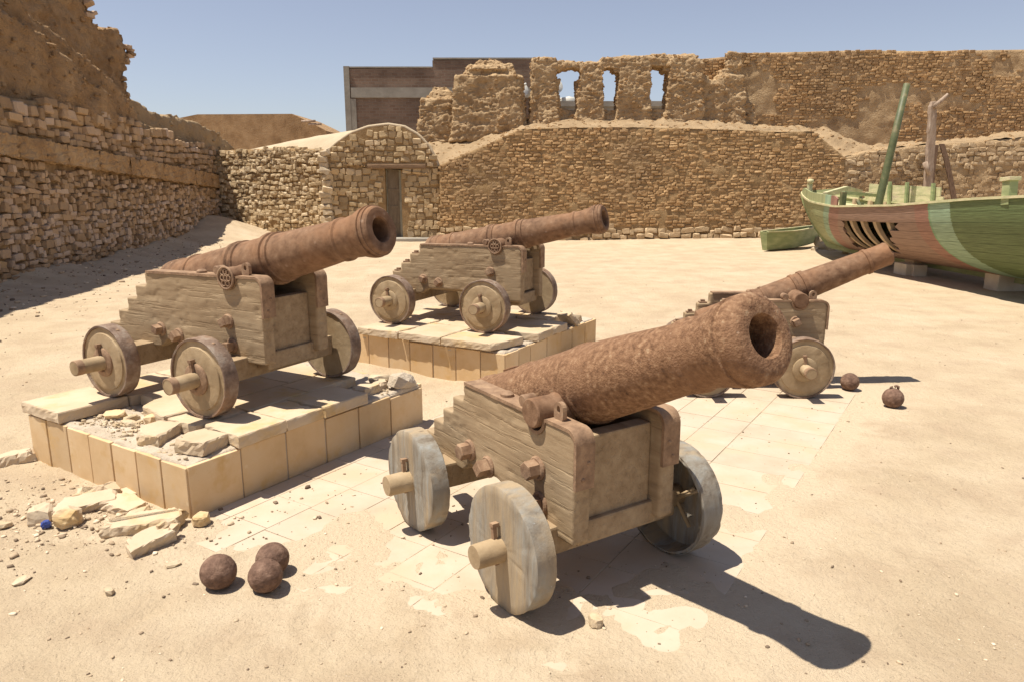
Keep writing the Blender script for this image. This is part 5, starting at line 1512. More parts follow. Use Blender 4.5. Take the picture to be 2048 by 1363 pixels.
def hull_pt(s, v, side, inset=0.0):
    w = min(0.92, 0.25 + s / 4.0)
    th = v * math.pi / 2
    y = (hb(s) - inset) * (w * math.sin(th) ** 0.92 + (1 - w) * v ** 0.9)
    z = zk(s) + (zg(s) - zk(s)) * (w * (1 - math.cos(th)) + (1 - w) * v) + inset * (1 - v)
    sp = s + 1.55 * (1 - v) ** 1.25 * math.exp(-s / 1.6)
    c = np.array([BOW[0] + bd[0] * sp, BOW[1] + bd[1] * sp])
    c = c + bn * (y * side)
    return np.array([c[0], c[1], z])

def plank(v0, v1, s0, s1, side, ragged=(0, 0), seed=0):
    n = max(2, int((s1 - s0) / 0.16))
    V, F, UV = [], [], []
    rr = random.Random(seed)
    for i in range(n + 1):
        s = s0 + (s1 - s0) * i / n
        for v, ins in ((v0 + 0.0012, 0.0), ((v0 + v1) / 2, -0.003), (v1 - 0.0012, 0.0), (v1 - 0.0012, 0.035), (v0 + 0.0012, 0.035)):
            ss = s
            if i == 0 and ragged[0]: ss = s + rr.uniform(-1, 1) * ragged[0]
            if i == n and ragged[1]: ss = s + rr.uniform(-1, 1) * ragged[1]
            V.append(hull_pt(ss, v, side, ins)); UV.append((ss, v))
    k = 5
    for i in range(n):
        for j in range(k):
            a = i * k + j; b = i * k + (j + 1) % k
            F.append((a, b, b + k, a + k))
    F = np.array(F)
    me = grid_mesh('hull_plank', np.array(V), F)
    ends = [tuple(range(k)), tuple(range(n * k, n * k + k))]
    bm = bmesh.new(); bm.from_mesh(me); bm.verts.ensure_lookup_table()
    for e in ends: bm.faces.new([bm.verts[i] for i in e])
    bmesh.ops.recalc_face_normals(bm, faces=bm.faces)
    bm.verts.index_update()
    lay_ = bm.loops.layers.uv.new('hull')
    for f in bm.faces:
        f.smooth = True
        for l in f.loops: l[lay_].uv = UV[l.vert.index]
    bm.to_mesh(me); bm.free()
    smooth_angle(me, 35)
    return link('hull_plank', me, M['hull'], boat, Matrix.Identity(4), None)
NV = 11
vl = np.linspace(0, 1, NV + 1)
HOLE = {3: (4.3, 5.6), 4: (4.2, 5.95), 5: (4.25, 6.15), 6: (4.35, 6.1), 7: (4.4, 6.25), 8: (4.5, 6.55)}
for side in (1, -1):
    for k in range(NV):
        v0, v1 = vl[k], vl[k + 1]
        if side == 1 and k in HOLE:
            a_, b_ = HOLE[k]
            plank(v0, v1, 0.0, a_, side, (0, 0.07), k)
            plank(v0, v1, b_, BL, side, (0.12, 0), k + 40)
        else:
            plank(v0, v1, 0.0, BL, side, (0, 0), k)
# frames inside
for s in np.arange(1.6, 10.5, 0.46):
    for side in (1, -1):
        pts = [hull_pt(s, v, side, 0.075) for v in np.linspace(0.04, 1.0, 12)]
        V, F = [], []
        for p in pts:
            t = np.array([bd[0], bd[1], 0]) * 0.055
            q = np.array([bn[0], bn[1], 0]) * side * 0.042
            V += [p - t - q, p + t - q, p + t + q, p - t + q]
        for i in range(len(pts) - 1):
            for j in range(4):
                F.append((i * 4 + j, i * 4 + (j + 1) % 4, (i + 1) * 4 + (j + 1) % 4, (i + 1) * 4 + j))
        F += [(0, 1, 2, 3), tuple(range(len(V) - 4, len(V)))[::-1]]
        add('rib', (V, F), M['boat_rib'], boat, smooth=False, world=I4)
# gunwale rails, keel, stem, deck
for side in (1, -1):
    pts = [hull_pt(s, 1.0, side, 0.0) for s in np.linspace(0.0, BL, 50)]
    V, F = [], []
    for p in pts:
        q = np.array([bn[0], bn[1], 0]) * side
        V += [p + q * 0.028 + np.array([0, 0, -0.012]), p + q * 0.028 + np.array([0, 0, 0.026]), p - q * 0.085 + np.array([0, 0, 0.026]), p - q * 0.085 + np.array([0, 0, -0.012])]
    for i in range(len(pts) - 1):
        for j in range(4):
            F.append((i * 4 + j, i * 4 + (j + 1) % 4, (i + 1) * 4 + (j + 1) % 4, (i + 1) * 4 + j))
    F += [(0, 1, 2, 3), tuple(range(len(V) - 4, len(V)))[::-1]]
    add('gunwale', (V, F), M['green_pale'], boat, smooth=False, world=I4)
kp = [hull_pt(0.0, v, 0, 0) for v in np.linspace(1.0, 0.0, 12)] + [hull_pt(s, 0, 0, 0) for s in np.linspace(0.5, BL, 20)]
V, F = [], []
for i, p in enumerate(kp):
    d = kp[min(i + 1, len(kp) - 1)] - kp[max(i - 1, 0)]; d /= np.linalg.norm(d)
    q = np.array([bn[0], bn[1], 0]) * 0.05
    o = np.cross(d, np.array([bn[0], bn[1], 0])); o = o * (1 if o[2] < 0.0 or i < 3 else -1)
    if i < 12: o = np.array([-bd[0], -bd[1], -0.4]); o /= np.linalg.norm(o)
    else: o = np.array([0, 0, -1.0])
    V += [p - q - o * 0.04, p + q - o * 0.04, p + q + o * 0.09, p - q + o * 0.09]
for i in range(len(kp) - 1):
    for j in range(4):
        F.append((i * 4 + j, i * 4 + (j + 1) % 4, (i + 1) * 4 + (j + 1) % 4, (i + 1) * 4 + j))
F += [(0, 1, 2, 3), tuple(range(len(V) - 4, len(V)))[::-1]]
add('keel', (V, F), M['green_dinghy'], boat, smooth=False, world=I4)
dk = []
ss = np.linspace(0.9, BL - 0.1, 40)
for s in ss:
    for side in (1, -1):
        p = hull_pt(s, 0.93, side, 0.05); dk.append((p[0], p[1], zg(s) - 0.13))
DF = [(2 * i, 2 * i + 1, 2 * i + 3, 2 * i + 2) for i in range(len(ss) - 1)]
dn = len(dk)
dk2 = [(q[0], q[1], q[2] - 0.03) for q in dk]
add('deck', (dk + dk2, DF + [tuple(i + dn for i in f[::-1]) for f in DF] + [(0, 1, dn + 1, dn), (dn - 2, 2 * dn - 2, 2 * dn - 1, dn - 1)]), M['green_pale'], boat, smooth=False, world=I4)
tp = [hull_pt(BL, v, s, 0.0) for s, vv in ((1, np.linspace(1, 0, 9)), (-1, np.linspace(0, 1, 9))) for v in vv]
tq = [p + np.array([bd[0], bd[1], 0]) * 0.05 for p in tp]
add('transom', (tp + tq, [tuple(range(18)), tuple(range(18, 36))[::-1]] + [(i, (i + 1) % 18, 18 + (i + 1) % 18, 18 + i) for i in range(18)]), M['green_dinghy'], boat, smooth=False, world=I4)
def bar(p, q, w, t, mat, name, parent, side_v=None):
    p = np.asarray(p, float); q = np.asarray(q, float)
    d = (q - p) / np.linalg.norm(q - p)
    a = np.array([bd[0], bd[1], 0]) if side_v is None else np.asarray(side_v, float)
    a = a - d * (a @ d); a /= np.linalg.norm(a)
    b = np.cross(d, a)
    V = []
    for c in (p, q):
        V += [c - a * w / 2 - b * t / 2, c + a * w / 2 - b * t / 2, c + a * w / 2 + b * t / 2, c - a * w / 2 + b * t / 2]
    return add(name, (V, [(0, 3, 2, 1), (4, 5, 6, 7), (0, 1, 5, 4), (1, 2, 6, 5), (2, 3, 7, 6), (3, 0, 4, 7)]), mat, parent, smooth=False, bev=0.006, world=I4)
Z = np.array([0, 0, 1.0])
# washboard on the far side with its uprights
for k, (s0, s1, h0, h1) in enumerate(((1.85, 4.1, 0.0, 0.16), (1.95, 4.0, 0.165, 0.36))):
    V = []
    for s in np.linspace(s0, s1, 8):
        p = hull_pt(s, 1.0, -1, 0.06)
        for hz in (h0, h1):
            for tt in (0.0, 0.03): V.append(p + Z * (hz + 0.03) - np.array([bn[0], bn[1], 0]) * tt)
    F = []
    for i in range(7):
        a = i * 4
        F += [(a, a + 4, a + 6, a + 2), (a + 1, a + 3, a + 7, a + 5), (a + 2, a + 6, a + 7, a + 3), (a, a + 1, a + 5, a + 4)]
    F += [(0, 2, 3, 1), (28, 29, 31, 30)]
    add('washboard', (V, F), M['green_pale'], boat, smooth=False, world=I4)
for s in (2.65, 3.15, 3.9):
    p = hull_pt(s, 1.0, -1, 0.12)
    bar(p - Z * 0.1, p + Z * 0.47 + np.array([bd[0], bd[1], 0]) * -0.05, 0.07, 0.06, M['green_dinghy'], 'stanchion', boat)
p = hull_pt(0.35, 1.0, 0)
bp = bar(p - Z * 0.1, p + Z * 0.26 - np.array([bd[0], bd[1], 0]) * 0.02, 0.11, 0.10, M['green_pale'], 'bow_post', boat)
add('knob', lathe([(0, 0), (0.05, 0.0), (0.085, 0.05), (0.08, 0.11), (0, 0.13)], p + Z * 0.25, (0, 0, 1), 14), M['green_pale'], bp, world=I4)
# raised bulwark at the bow, broken off where the post stands
for side, s1 in ((1, 4.3), (-1, 1.7)):
    V, F, UV = [], [], []
    qq = np.array([bn[0], bn[1], 0]) * side
    sl_ = np.linspace(0.0, s1, 26)
    for i, s in enumerate(sl_):
        p = hull_pt(s, 1.0, side, 0.0)
        h = 0.03 + 0.19 * min(1.0, s / 1.1)
        if i == 25: h *= 0.75
        V += [p + Z * 0.026, p + Z * h, p - qq * 0.035 + Z * h, p - qq * 0.035 + Z * 0.026]; UV += [(s, 1.0)] * 4
    for i in range(25):
        for j in range(4): F.append((i * 4 + j, i * 4 + (j + 1) % 4, (i + 1) * 4 + (j + 1) % 4, (i + 1) * 4 + j))
    F += [(0, 1, 2, 3), tuple(range(len(V) - 4, len(V)))[::-1]]
    me = mesh_of((V, F), 'bulwark')
    ul = me.uv_layers.new(name='hull')
    for lp in me.loops: ul.data[lp.index].uv = UV[lp.vertex_index]
    link('bulwark', me, M['hull'], boat, I4, False)
p = hull_pt(4.38, 1.0, 1, 0.09)
bar(p - Z * 0.1, p + Z * 0.30, 0.10, 0.10, M['green_dark'], 'stanchion', boat)
bar(hull_pt(3.2, 1.0, 1, 0.1) + Z * 0.20, hull_pt(2.6, 1.0, 1, 0.75) + Z * 0.31, 0.12, 0.10, M['green_pale'], 'cross_beam', boat, (0, 0, 1))
bar(hull_pt(2.6, 1.0, 1, 0.72) + Z * 0.31, hull_pt(1.7, 1.0, -1, 0.05) + Z * 0.16, 0.12, 0.10, M['green_pale'], 'cross_beam', boat, (0, 0, 1))
bar(p + Z * 0.28, hull_pt(2.3, 1.0, -1, 0.1) + Z * 0.14, 0.07, 0.06, M['green_dinghy'], 'broken_plank', boat, (0, 0, 1))
bar(hull_pt(4.6, 0.95, 1, 0.3) + Z * 0.18, hull_pt(5.0, 0.95, 1, 0.25) - Z * 0.06, 0.05, 0.05, M['green_dark'], 'broken_plank', boat, (0, 0, 1))
p = hull_pt(9.25, 1.0, 1, 0.06)
sp_ = bar(p - Z * 0.1, p + Z * 0.24 - np.array([bd[0], bd[1], 0]) * 0.03, 0.15, 0.13, M['green_dinghy'], 'bollard_post', boat)
bar(p + Z * 0.235 - np.array([bd[0], bd[1], 0]) * 0.03, p + Z * 0.29 - np.array([bd[0], bd[1], 0]) * 0.035, 0.20, 0.18, M['green_pale'], 'post_cap', sp_)
m0 = at(1757, 408, 16.6); m1 = at(1814, 168, 16.75)
mast = add('mast', tube([m0 - (m1 - m0) * 0.22, m0, m0 * 0.5 + m1 * 0.5, m1], [0.088, 0.085, 0.08, 0.068], 14), M['green_dark'], boat, world=I4)

# ------------------------------------------------------------------ supports
def block(name, cx, cy, z0, w, d, h, rz, mat, label, cat, group=None, seed=0):
    me = mesh_of(box(-w / 2, w / 2, -d / 2, d / 2, 0, h), name)
    bevel_mesh(me, 0.012, 2)
    c = co_of(me); c *= 1 + 0.02 * fbm(c * 6 + seed, 2, seed)[:, None]; set_co(me, c)
    return link(name, me, mat, None, Matrix.Translation((cx, cy, z0)) @ Matrix.Rotation(rz, 4, 'Z'), False, label, cat, group)
b1 = at(1822, 545, 14.65)
gz = float(ground_z(b1[0], 14.65))
block('concrete_block', at(1817, 540, 14.15)[0], 14.3, gz - 0.02, 0.19, 0.42, 0.23, 0.05, M['block'], 'left of the two pale concrete blocks under the middle of the big boat', 'block', 'blocks under the boat', 1)
block('concrete_block', at(1840, 540, 14.05)[0], 14.2, gz - 0.02, 0.25, 0.42, 0.225, -0.12, M['block'], 'right of the two pale concrete blocks under the middle of the big boat', 'block', 'blocks under the boat', 2)
block('timber_block', at(1838, 512, 14.3)[0] + 0.12, 14.3, gz + 0.205, 0.62, 0.3, 0.12, 0.03, M['boat_rib'], 'short timber baulk lying on the pair of concrete blocks', 'timber', None, 3)
b2 = at(2030, 575, 12.5)
block('concrete_block', at(2040, 560, 12.0)[0], 12.15, float(ground_z(b2[0], 12.6)) - 0.02, 0.75, 0.35, 0.30, 0.02, M['block'], 'wide concrete block under the boat at the right edge of the picture', 'block', 'blocks under the boat', 4)
b3 = at(1694, 500, 18.4)
block('timber_block', b3[0] + 0.1, 18.35, float(ground_z(b3[0], 18.4)) - 0.02, 0.32, 0.3, 0.26, 0.1, M['boat_rib'], 'upright timber block under the bow of the big boat', 'timber', None, 5)

# ------------------------------------------------------------------ dinghy
dg = empty('dinghy', (7.55, 20.05, 0), 0, 'small green rowing dinghy on the sand left of the big boat', 'boat')
dA = at(1531, 500, 19.0); dB = at(1634, 470, 20.5)
DA = np.array([dA[0], dA[1]]); DB = np.array([dB[0], dB[1]])
dd = (DB - DA); DL = np.linalg.norm(dd); dd /= DL; dnn = np.array([dd[1], -dd[0]])
gzd = float(ground_z(7.5, 20.0))
def d_pt(t, v, side, ins=0.0):
    b = 0.30 * math.cos(max(0.0, t - 0.35) / 0.65 * math.pi / 2) ** 0.7 * (0.36 + 0.64 * math.sin(min(1, t / 0.4) * math.pi / 2)) if t < 0.999 else 0.0
    b = max(b, 0.015)
    sheer = 0.44 + 0.10 * t ** 2 + 0.03 * (1 - t) ** 2
    y = max(0.0, b - ins) * (0.62 + 0.38 * v) if v > 0.02 else max(0.0, b - ins) * 0.6 * v / 0.02
    z = gzd + 0.03 + 0.10 * t ** 3 + (sheer - 0.10 * t ** 3) * v + ins * (1 - v)
    tt = t * DL + (v * 0.10 if t > 0.9 else -0.10 * v * (1 - t))
    c = DA + dd * tt + dnn * (y * side)
    return np.array([c[0], c[1], z])
ts = np.linspace(0, 1, 26); vs_ = [0.0, 0.02, 0.25, 0.5, 0.75, 1.0]
for side in (1, -1):
    V, F = [], []
    for t in ts:
        for v in vs_: V.append(d_pt(t, v, side, 0.0))
        for v in vs_[::-1]: V.append(d_pt(t, v, side, 0.025))
    k = 2 * len(vs_)
    for i in range(len(ts) - 1):
        for j in range(k):
            F.append((i * k + j, i * k + (j + 1) % k, (i + 1) * k + (j + 1) % k, (i + 1) * k + j))
    F += [tuple(range(k)), tuple(range(len(V) - k, len(V)))[::-1]]
    me = mesh_of((V, F), 'hull_side'); o = link('hull_side', me, M['green_dinghy'], dg, I4, True); smooth_angle(me, 40)
    V, F = [], []
    for t in ts:
        p = d_pt(t, 1.0, side, 0.0); q = np.array([dnn[0], dnn[1], 0]) * side
        V += [p + q * 0.02 - Z * 0.01, p + q * 0.02 + Z * 0.02, p - q * 0.05 + Z * 0.02, p - q * 0.05 - Z * 0.01]
    for i in range(len(ts) - 1):
        for j in range(4): F.append((i * 4 + j, i * 4 + (j + 1) % 4, (i + 1) * 4 + (j + 1) % 4, (i + 1) * 4 + j))
    F += [(0, 1, 2, 3), tuple(range(len(V) - 4, len(V)))[::-1]]
    add('gunwale', (V, F), M['green_pale'], dg, smooth=False, world=I4)
tr_ = [d_pt(0, v, 1) for v in vs_[::-1]] + [d_pt(0, v, -1) for v in vs_]
tr2 = [p + np.array([dd[0], dd[1], 0]) * -0.045 for p in tr_]
n_ = len(tr_)
add('transom', (tr_ + tr2, [tuple(range(n_)), tuple(range(n_, 2 * n_))[::-1]] + [(i, (i + 1) % n_, n_ + (i + 1) % n_, n_ + i) for i in range(n_)]), M['green_dinghy'], dg, smooth=False, world=I4)
for t in (0.3, 0.62):
    p = d_pt(t, 0.72, 1, 0.03); q = d_pt(t, 0.72, -1, 0.03)
    bar(p, q, 0.22, 0.03, M['green_pale'], 'thwart', dg, (dd[0], dd[1], 0))
p = d_pt(0.995, 1.0, 0)
bar(p - Z * 0.5, p + Z * 0.14, 0.08, 0.07, M['green_pale'], 'stem_post', dg, (dd[0], dd[1], 0))

# ------------------------------------------------------------------ post and dark strips by the wall
w0 = at(1856, 392, 21.6); w1 = at(1866, 203, 21.6)
post = empty('weathered_post', (w0[0], 21.6, 0), 0, 'tall silvered wooden post with a short forked arm, behind the boat', 'post')
gzp = float(ground_z(w0[0], 21.6))
xb = w0[0]; xtp = w1[0]; zt_ = w1[2]
V = []
for z, cx, hw in ((gzp - 0.2, xb - 0.02, 0.14), (1.0, xb + 0.01, 0.13), (2.0, xb * 0.6 + xtp * 0.4, 0.115), (3.0, xb * 0.3 + xtp * 0.7, 0.11), (zt_ - 0.15, xtp, 0.105), (zt_, xtp + 0.02, 0.08)):
    V += [(cx - hw, 21.5, z), (cx + hw, 21.5, z), (cx + hw, 21.66, z), (cx - hw, 21.66, z)]
F = [(0, 3, 2, 1), (20, 21, 22, 23)]
for i in range(5):
    for j in range(4): F.append((i * 4 + j, i * 4 + (j + 1) % 4, (i + 1) * 4 + (j + 1) % 4, (i + 1) * 4 + j))
me = mesh_of((V, F), 'trunk'); me = remesh(me, 0.03, 1); erode(me, [(0.012, (5, 5, 1.2), 3, 'n'), (0.012, (16, 16, 3), 2, 'ridge')], 4)
link('trunk', me, M['post_wood'], post, I4, True)
a0 = at(1868, 215, 21.5); a1 = at(1882, 202, 21.45); a2 = at(1896, 188, 21.4)
add('arm', tube([a0, a1, a2], [0.075, 0.06, 0.035], 10), M['post_wood'], post, world=I4)
c0 = at(1850, 325, 21.45); c1 = at(1858, 350, 21.45)
add('cleat', tube([c0, c1], [0.07, 0.06], 6), M['post_wood'], post, world=I4)
db0 = at(1868, 395, 22.05); db1 = at(1869, 292, 22.75)
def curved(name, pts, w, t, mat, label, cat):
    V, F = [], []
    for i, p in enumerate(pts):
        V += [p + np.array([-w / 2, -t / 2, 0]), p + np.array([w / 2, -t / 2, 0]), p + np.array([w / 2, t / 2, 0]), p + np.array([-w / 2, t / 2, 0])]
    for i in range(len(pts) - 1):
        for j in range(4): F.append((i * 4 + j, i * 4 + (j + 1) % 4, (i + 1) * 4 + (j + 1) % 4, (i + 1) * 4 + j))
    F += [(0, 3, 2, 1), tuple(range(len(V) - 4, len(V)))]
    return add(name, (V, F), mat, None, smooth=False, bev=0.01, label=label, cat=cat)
gq = float(ground_z(12.3, 22.2))
def down(px, Y, z): 
    p = at(px, 300, Y); return np.array([p[0], Y, z])
curved('dark_strip', [down(1878, 22.2, gq - 0.02), down(1872, 22.4, 1.2), down(1869, 22.56, 2.1), down(1870, 22.7, at(1870, 290, 22.7)[2])], 0.17, 0.05, M['strip_dark'], 'dark straight plank propped against the wall beside the tall post', 'plank')  # dark strip added in place of the post's cast shadow on the wall
curved('dark_strip', [down(1936, 22.15, gq - 0.02), down(1921, 22.3, at(1921, 400, 22.3)[2]), down(1907, 22.45, at(1907, 355, 22.45)[2]), down(1894, 22.58, at(1894, 317, 22.58)[2]), down(1882, 22.7, at(1882, 288, 22.7)[2])], 0.15, 0.06, M['strip_dark'], 'dark curved boat frame leaning against the wall right of the tall post', 'plank')  # thin dark curved strip from the ground up to the wall top

# ------------------------------------------------------------------ cannonballs
def ball_mesh(r, seed):
    bm = bmesh.new(); bmesh.ops.create_icosphere(bm, subdivisions=5, radius=r)
    me = bpy.data.meshes.new('cannonball'); bm.to_mesh(me); bm.free()
    erode(me, [(0.003, 9, 3, 'n'), (0.0022, 34, 3, 'ridge'), (0.0010, 80, 2, 'n')], seed)
    return me
BALLS = [(-1.322, 3.03, 0.080, 'leftmost of the three rusty cannonballs in the foreground'),
         (-1.105, 3.01, 0.076, 'nearer of the two touching rusty cannonballs in the foreground'),
         (-1.118, 3.155, 0.077, 'farther of the two touching rusty cannonballs, partly hidden by the other'),
         (2.965, 6.26, 0.078, 'cannonball lying in the shadow of the right cannon barrel')]
for k, (x, y, r, lb) in enumerate(BALLS):
    zz = max(float(ground_z(x, y)), 0.0)
    link('cannonball', ball_mesh(r, k), M['rust_ball'], None, Matrix.Translation((x, y, zz + r - 0.006)) @ Matrix.Rotation(k * 1.3, 4, 'Z'), True, lb, 'cannonball', 'rusty cannonballs')
x, y, r = 3.085, 5.75, 0.083
zz = float(ground_z(x, y))
lb = empty('cannonball', (x, y, zz - 0.006), 0, 'cannonball with a broken iron loop on top, far right', 'cannonball', 'rusty cannonballs')
link('ball', ball_mesh(r, 9), M['rust_ball'], lb, Matrix.Translation((x, y, zz + r - 0.006)), True)
add('loop', join(tube([(x - 0.028, y, zz + 2 * r - 0.016), (x - 0.027, y, zz + 2 * r + 0.002), (x - 0.012, y, zz + 2 * r + 0.006)], 0.008, 8), tube([(x + 0.03, y - 0.005, zz + 2 * r - 0.018), (x + 0.034, y, zz + 2 * r + 0.006), (x + 0.016, y, zz + 2 * r + 0.012), (x + 0.004, y, zz + 2 * r + 0.006)], 0.011, 8)), M['rust_ball'], lb, world=I4)

# ------------------------------------------------------------------ loose slabs, rocks and litter
def rock(name, x, y, z, dims, rz, mat, label, cat, group=None, seed=0, tilt=(0, 0), boxy=0.5, n=5, poly=None):
    if poly is not None:
        me = slab_mesh([(a_ * 0.86, b_ * 0.86) for a_, b_ in poly], 0, dims[2], seed, 0.022, 0.006, 0.03)
    else:
        me = rubble_template(seed, 26, 0.40, 0.70)
        bm = bmesh.new(); bm.from_mesh(me)
        bmesh.ops.subdivide_edges(bm, edges=bm.edges, cuts=2, use_grid_fill=True); bmesh.ops.triangulate(bm, faces=bm.faces)
        bm.to_mesh(me); bm.free()
        c = co_of(me); c[:, 2] -= c[:, 2].min(); c = c * np.array(dims)
        set_co(me, c)
        erode(me, [(0.05 * min(dims), 5.0 / max(dims), 3, 'n'), (0.05 * min(dims), 14.0 / max(dims), 3, 'n')], seed)
    Mx = Matrix.Translation((x, y, z)) @ Matrix.Rotation(rz, 4, 'Z') @ Matrix.Rotation(tilt[0], 4, 'X') @ Matrix.Rotation(tilt[1], 4, 'Y')
    return link(name, me, mat, None, Mx, False, label, cat, group)
def gnd(x, y): return float(ground_z(x, y))
FL = 'fallen stones beside the nearer plinth'
def onA(u, v): 
    return from_uv(u, v, PA)
x, y = onA(0.17, 0.52)
rock('broken_slab', x, y, 0.305, (0, 0, 0.075), PA[2] + 0.5, M['slab'], 'left of two loose broken slabs on the corner of the nearer plinth', 'stone slab', 'loose slabs on the plinth corner', 1, (0.06, -0.05), poly=[(-0.15, -0.09), (0.12, -0.11), (0.15, 0.05), (0.02, 0.12), (-0.13, 0.09)])
x, y = onA(0.21, 0.16)
rock('broken_slab', x, y, 0.308, (0, 0, 0.078), PA[2] + 0.35, M['slab'], 'right of two loose broken slabs, overhanging the corner of the nearer plinth', 'stone slab', 'loose slabs on the plinth corner', 2, (0.05, 0.06), poly=[(-0.14, -0.10), (0.10, -0.13), (0.14, 0.09), (0.02, 0.13), (-0.15, 0.10)])
for k, (u, v, d, lbl) in enumerate(((0.25, 1.12, (0.13, 0.10, 0.055), 'yellow broken lump at the left end of the plinth rubble'), (0.28, 0.98, (0.10, 0.05, 0.045), 'slim crumbled shard in the middle of the plinth rubble'), (0.33, 0.84, (0.12, 0.09, 0.06), 'orange broken brick in the plinth rubble'), (0.22, 0.92, (0.14, 0.06, 0.035), 'pale flat chip at the front of the plinth rubble'))):
    x, y = onA(u, v)
    rock('rubble_lump', x, y, 0.302, d, k * 0.9, M['facing'] if k in (0, 2) else M['rubble'], lbl, 'rubble', 'crumbled rubble on the plinth', 20 + k)
x, y = onA(1.80, 0.05)
rock('rubble_stone', x, y, 0.298, (0.24, 0.16, 0.11), PA[2] + 0.2, M['cement'], 'rounded whitish stone on the far right corner of the nearer plinth', 'stone', None, 31, (0, 0.1))
x, y = onA(1.62, 0.16)
rock('broken_slab', x, y, 0.305, (0, 0, 0.06), PA[2] + 0.1, M['slab'], 'broken slab behind the whitish stone at the plinth far end', 'stone slab', None, 5, (0.03, 0.02), poly=[(-0.20, -0.06), (0.10, -0.07), (0.16, 0.0), (0.10, 0.08), (-0.2, 0.07)])
x, y = onA(1.80, 0.27)
rock('rubble_stone', x, y, 0.30, (0.16, 0.11, 0.075), 0.6, M['rubble'], 'small broken stone beside the far wheel on the nearer plinth', 'stone', None, 33)
bx_, by_ = from_uv(1.42, 0.10, PB)
rock('broken_slab', bx_, by_, 0.36, (0, 0, 0.055), PB[2] + 1.3, M['slab'], 'tilted slab propped at the far right of the middle plinth', 'stone slab', None, 6, (0.9, 0.0), poly=[(-0.14, -0.09), (0.12, -0.08), (0.12, 0.08), (-0.10, 0.09)])
bx_, by_ = from_uv(1.66, 0.10, PB)
rock('rubble_stone', bx_, by_, 0.295, (0.15, 0.11, 0.10), 0.4, M['rubble'], 'crumbly stone beside the tilted slab on the middle plinth', 'stone', None, 36)
fallen = [(-3.25, 4.56, (0, 0, 0.075), 0.45, 'flat fallen slab at the left edge beside the plinth', [(-0.17, -0.08), (0.15, -0.05), (0.17, 0.08), (0.0, 0.10), (-0.16, 0.02)], (0.0, -0.10)),
          (-1.93, 3.60, (0, 0, 0.065), 0.28, 'largest fallen slab in front of the nearer plinth', [(-0.24, -0.07), (0.20, -0.09), (0.24, 0.06), (0.16, 0.10), (-0.24, 0.07)], (0.12, -0.05)),
          (-1.81, 3.43, (0, 0, 0.07), 0.95, 'wedge of fallen slab leaning on the largest one', [(-0.16, -0.06), (0.10, -0.07), (0.16, 0.0), (0.04, 0.07), (-0.14, 0.05)], (0.25, -0.12)),
          (-2.38, 3.83, (0, 0, 0.06), 0.55, 'long tilted piece of fallen slab by the plinth foot', [(-0.22, -0.06), (0.18, -0.07), (0.22, 0.05), (-0.10, 0.07)], (0.30, -0.08)),
          (-2.17, 3.84, (0, 0, 0.055), -0.25, 'squarish fallen slab piece by the plinth foot', [(-0.13, -0.07), (0.11, -0.09), (0.14, 0.04), (0.0, 0.10), (-0.13, 0.06)], (0.10, 0.10)),
          (-2.42, 4.06, (0, 0, 0.035), 0.65, 'thin upright flake of fallen tile against the plinth', [(-0.17, -0.04), (0.15, -0.05), (0.17, 0.03), (-0.14, 0.05)], (0.5, 0.0)),
          (-2.28, 4.00, (0, 0, 0.035), 0.3, 'thin fallen chip lying by the plinth foot', [(-0.16, -0.04), (0.13, -0.05), (0.12, 0.05), (-0.14, 0.03)], (0.15, 0.0))]
for k, (x, y, d, rz, lbl, pl, ti) in enumerate(fallen):
    rock('fallen_slab', x, y, gnd(x, y) - 0.006 + abs(ti[0]) * 0.05, d, rz, M['slab'], lbl, 'stone slab', FL, 60 + k, ti, poly=pl)
rocks = [(-2.54, 3.70, (0.15, 0.13, 0.10), 'rounded yellow stone left of the blue scrap', 'slab'), (-2.36, 3.64, (0.13, 0.12, 0.11), 'yellow stone just right of the blue scrap', 'slab'),
         (-2.02, 3.72, (0.16, 0.08, 0.07), 'narrow stone at the left end of the largest fallen slab', 'slab'), (-1.66, 3.66, (0.10, 0.09, 0.07), 'lone yellow stone at the plinth front corner', 'slab'),
         (-2.05, 4.02, (0.12, 0.09, 0.07), 'dull brown stone against the plinth foot', 'rubble'), (-2.72, 3.62, (0.12, 0.07, 0.04), 'low broken stone left of the blue scrap', 'rubble'),
         (0.345, 2.735, (0.072, 0.055, 0.05), 'small white stone in front of the foreground cannon', 'rubble'),
         (-1.79, 2.97, (0.055, 0.04, 0.03), 'tiny pale stone left of the three cannonballs', 'rubble'), (-0.02, 3.05, (0.06, 0.05, 0.045), 'dark pebble wedged at the front wheel of the foreground cannon', 'pebble'),
         (-1.62, 3.22, (0.07, 0.05, 0.02), 'flat pale chip behind the left cannonball', 'rubble'), (-2.25, 3.08, (0.09, 0.05, 0.02), 'flat chip at the lower left on bare sand', 'rubble')]
for k, (x, y, d, lbl, mt) in enumerate(rocks):
    rock('loose_stone', x, y, gnd(x, y) - 0.15 * d[2], d, rng.uniform(0, 3), M[mt], lbl, 'stone', 'loose stones on the sand', 80 + k)
x, y = -2.455, 3.60
rock('plastic_scrap', x, y, gnd(x, y) - 0.004, (0.05, 0.04, 0.045), 0.4, M['blue'], 'crumpled bright blue plastic scrap among the fallen stones', 'litter', None, 99, boxy=0.2, n=6)
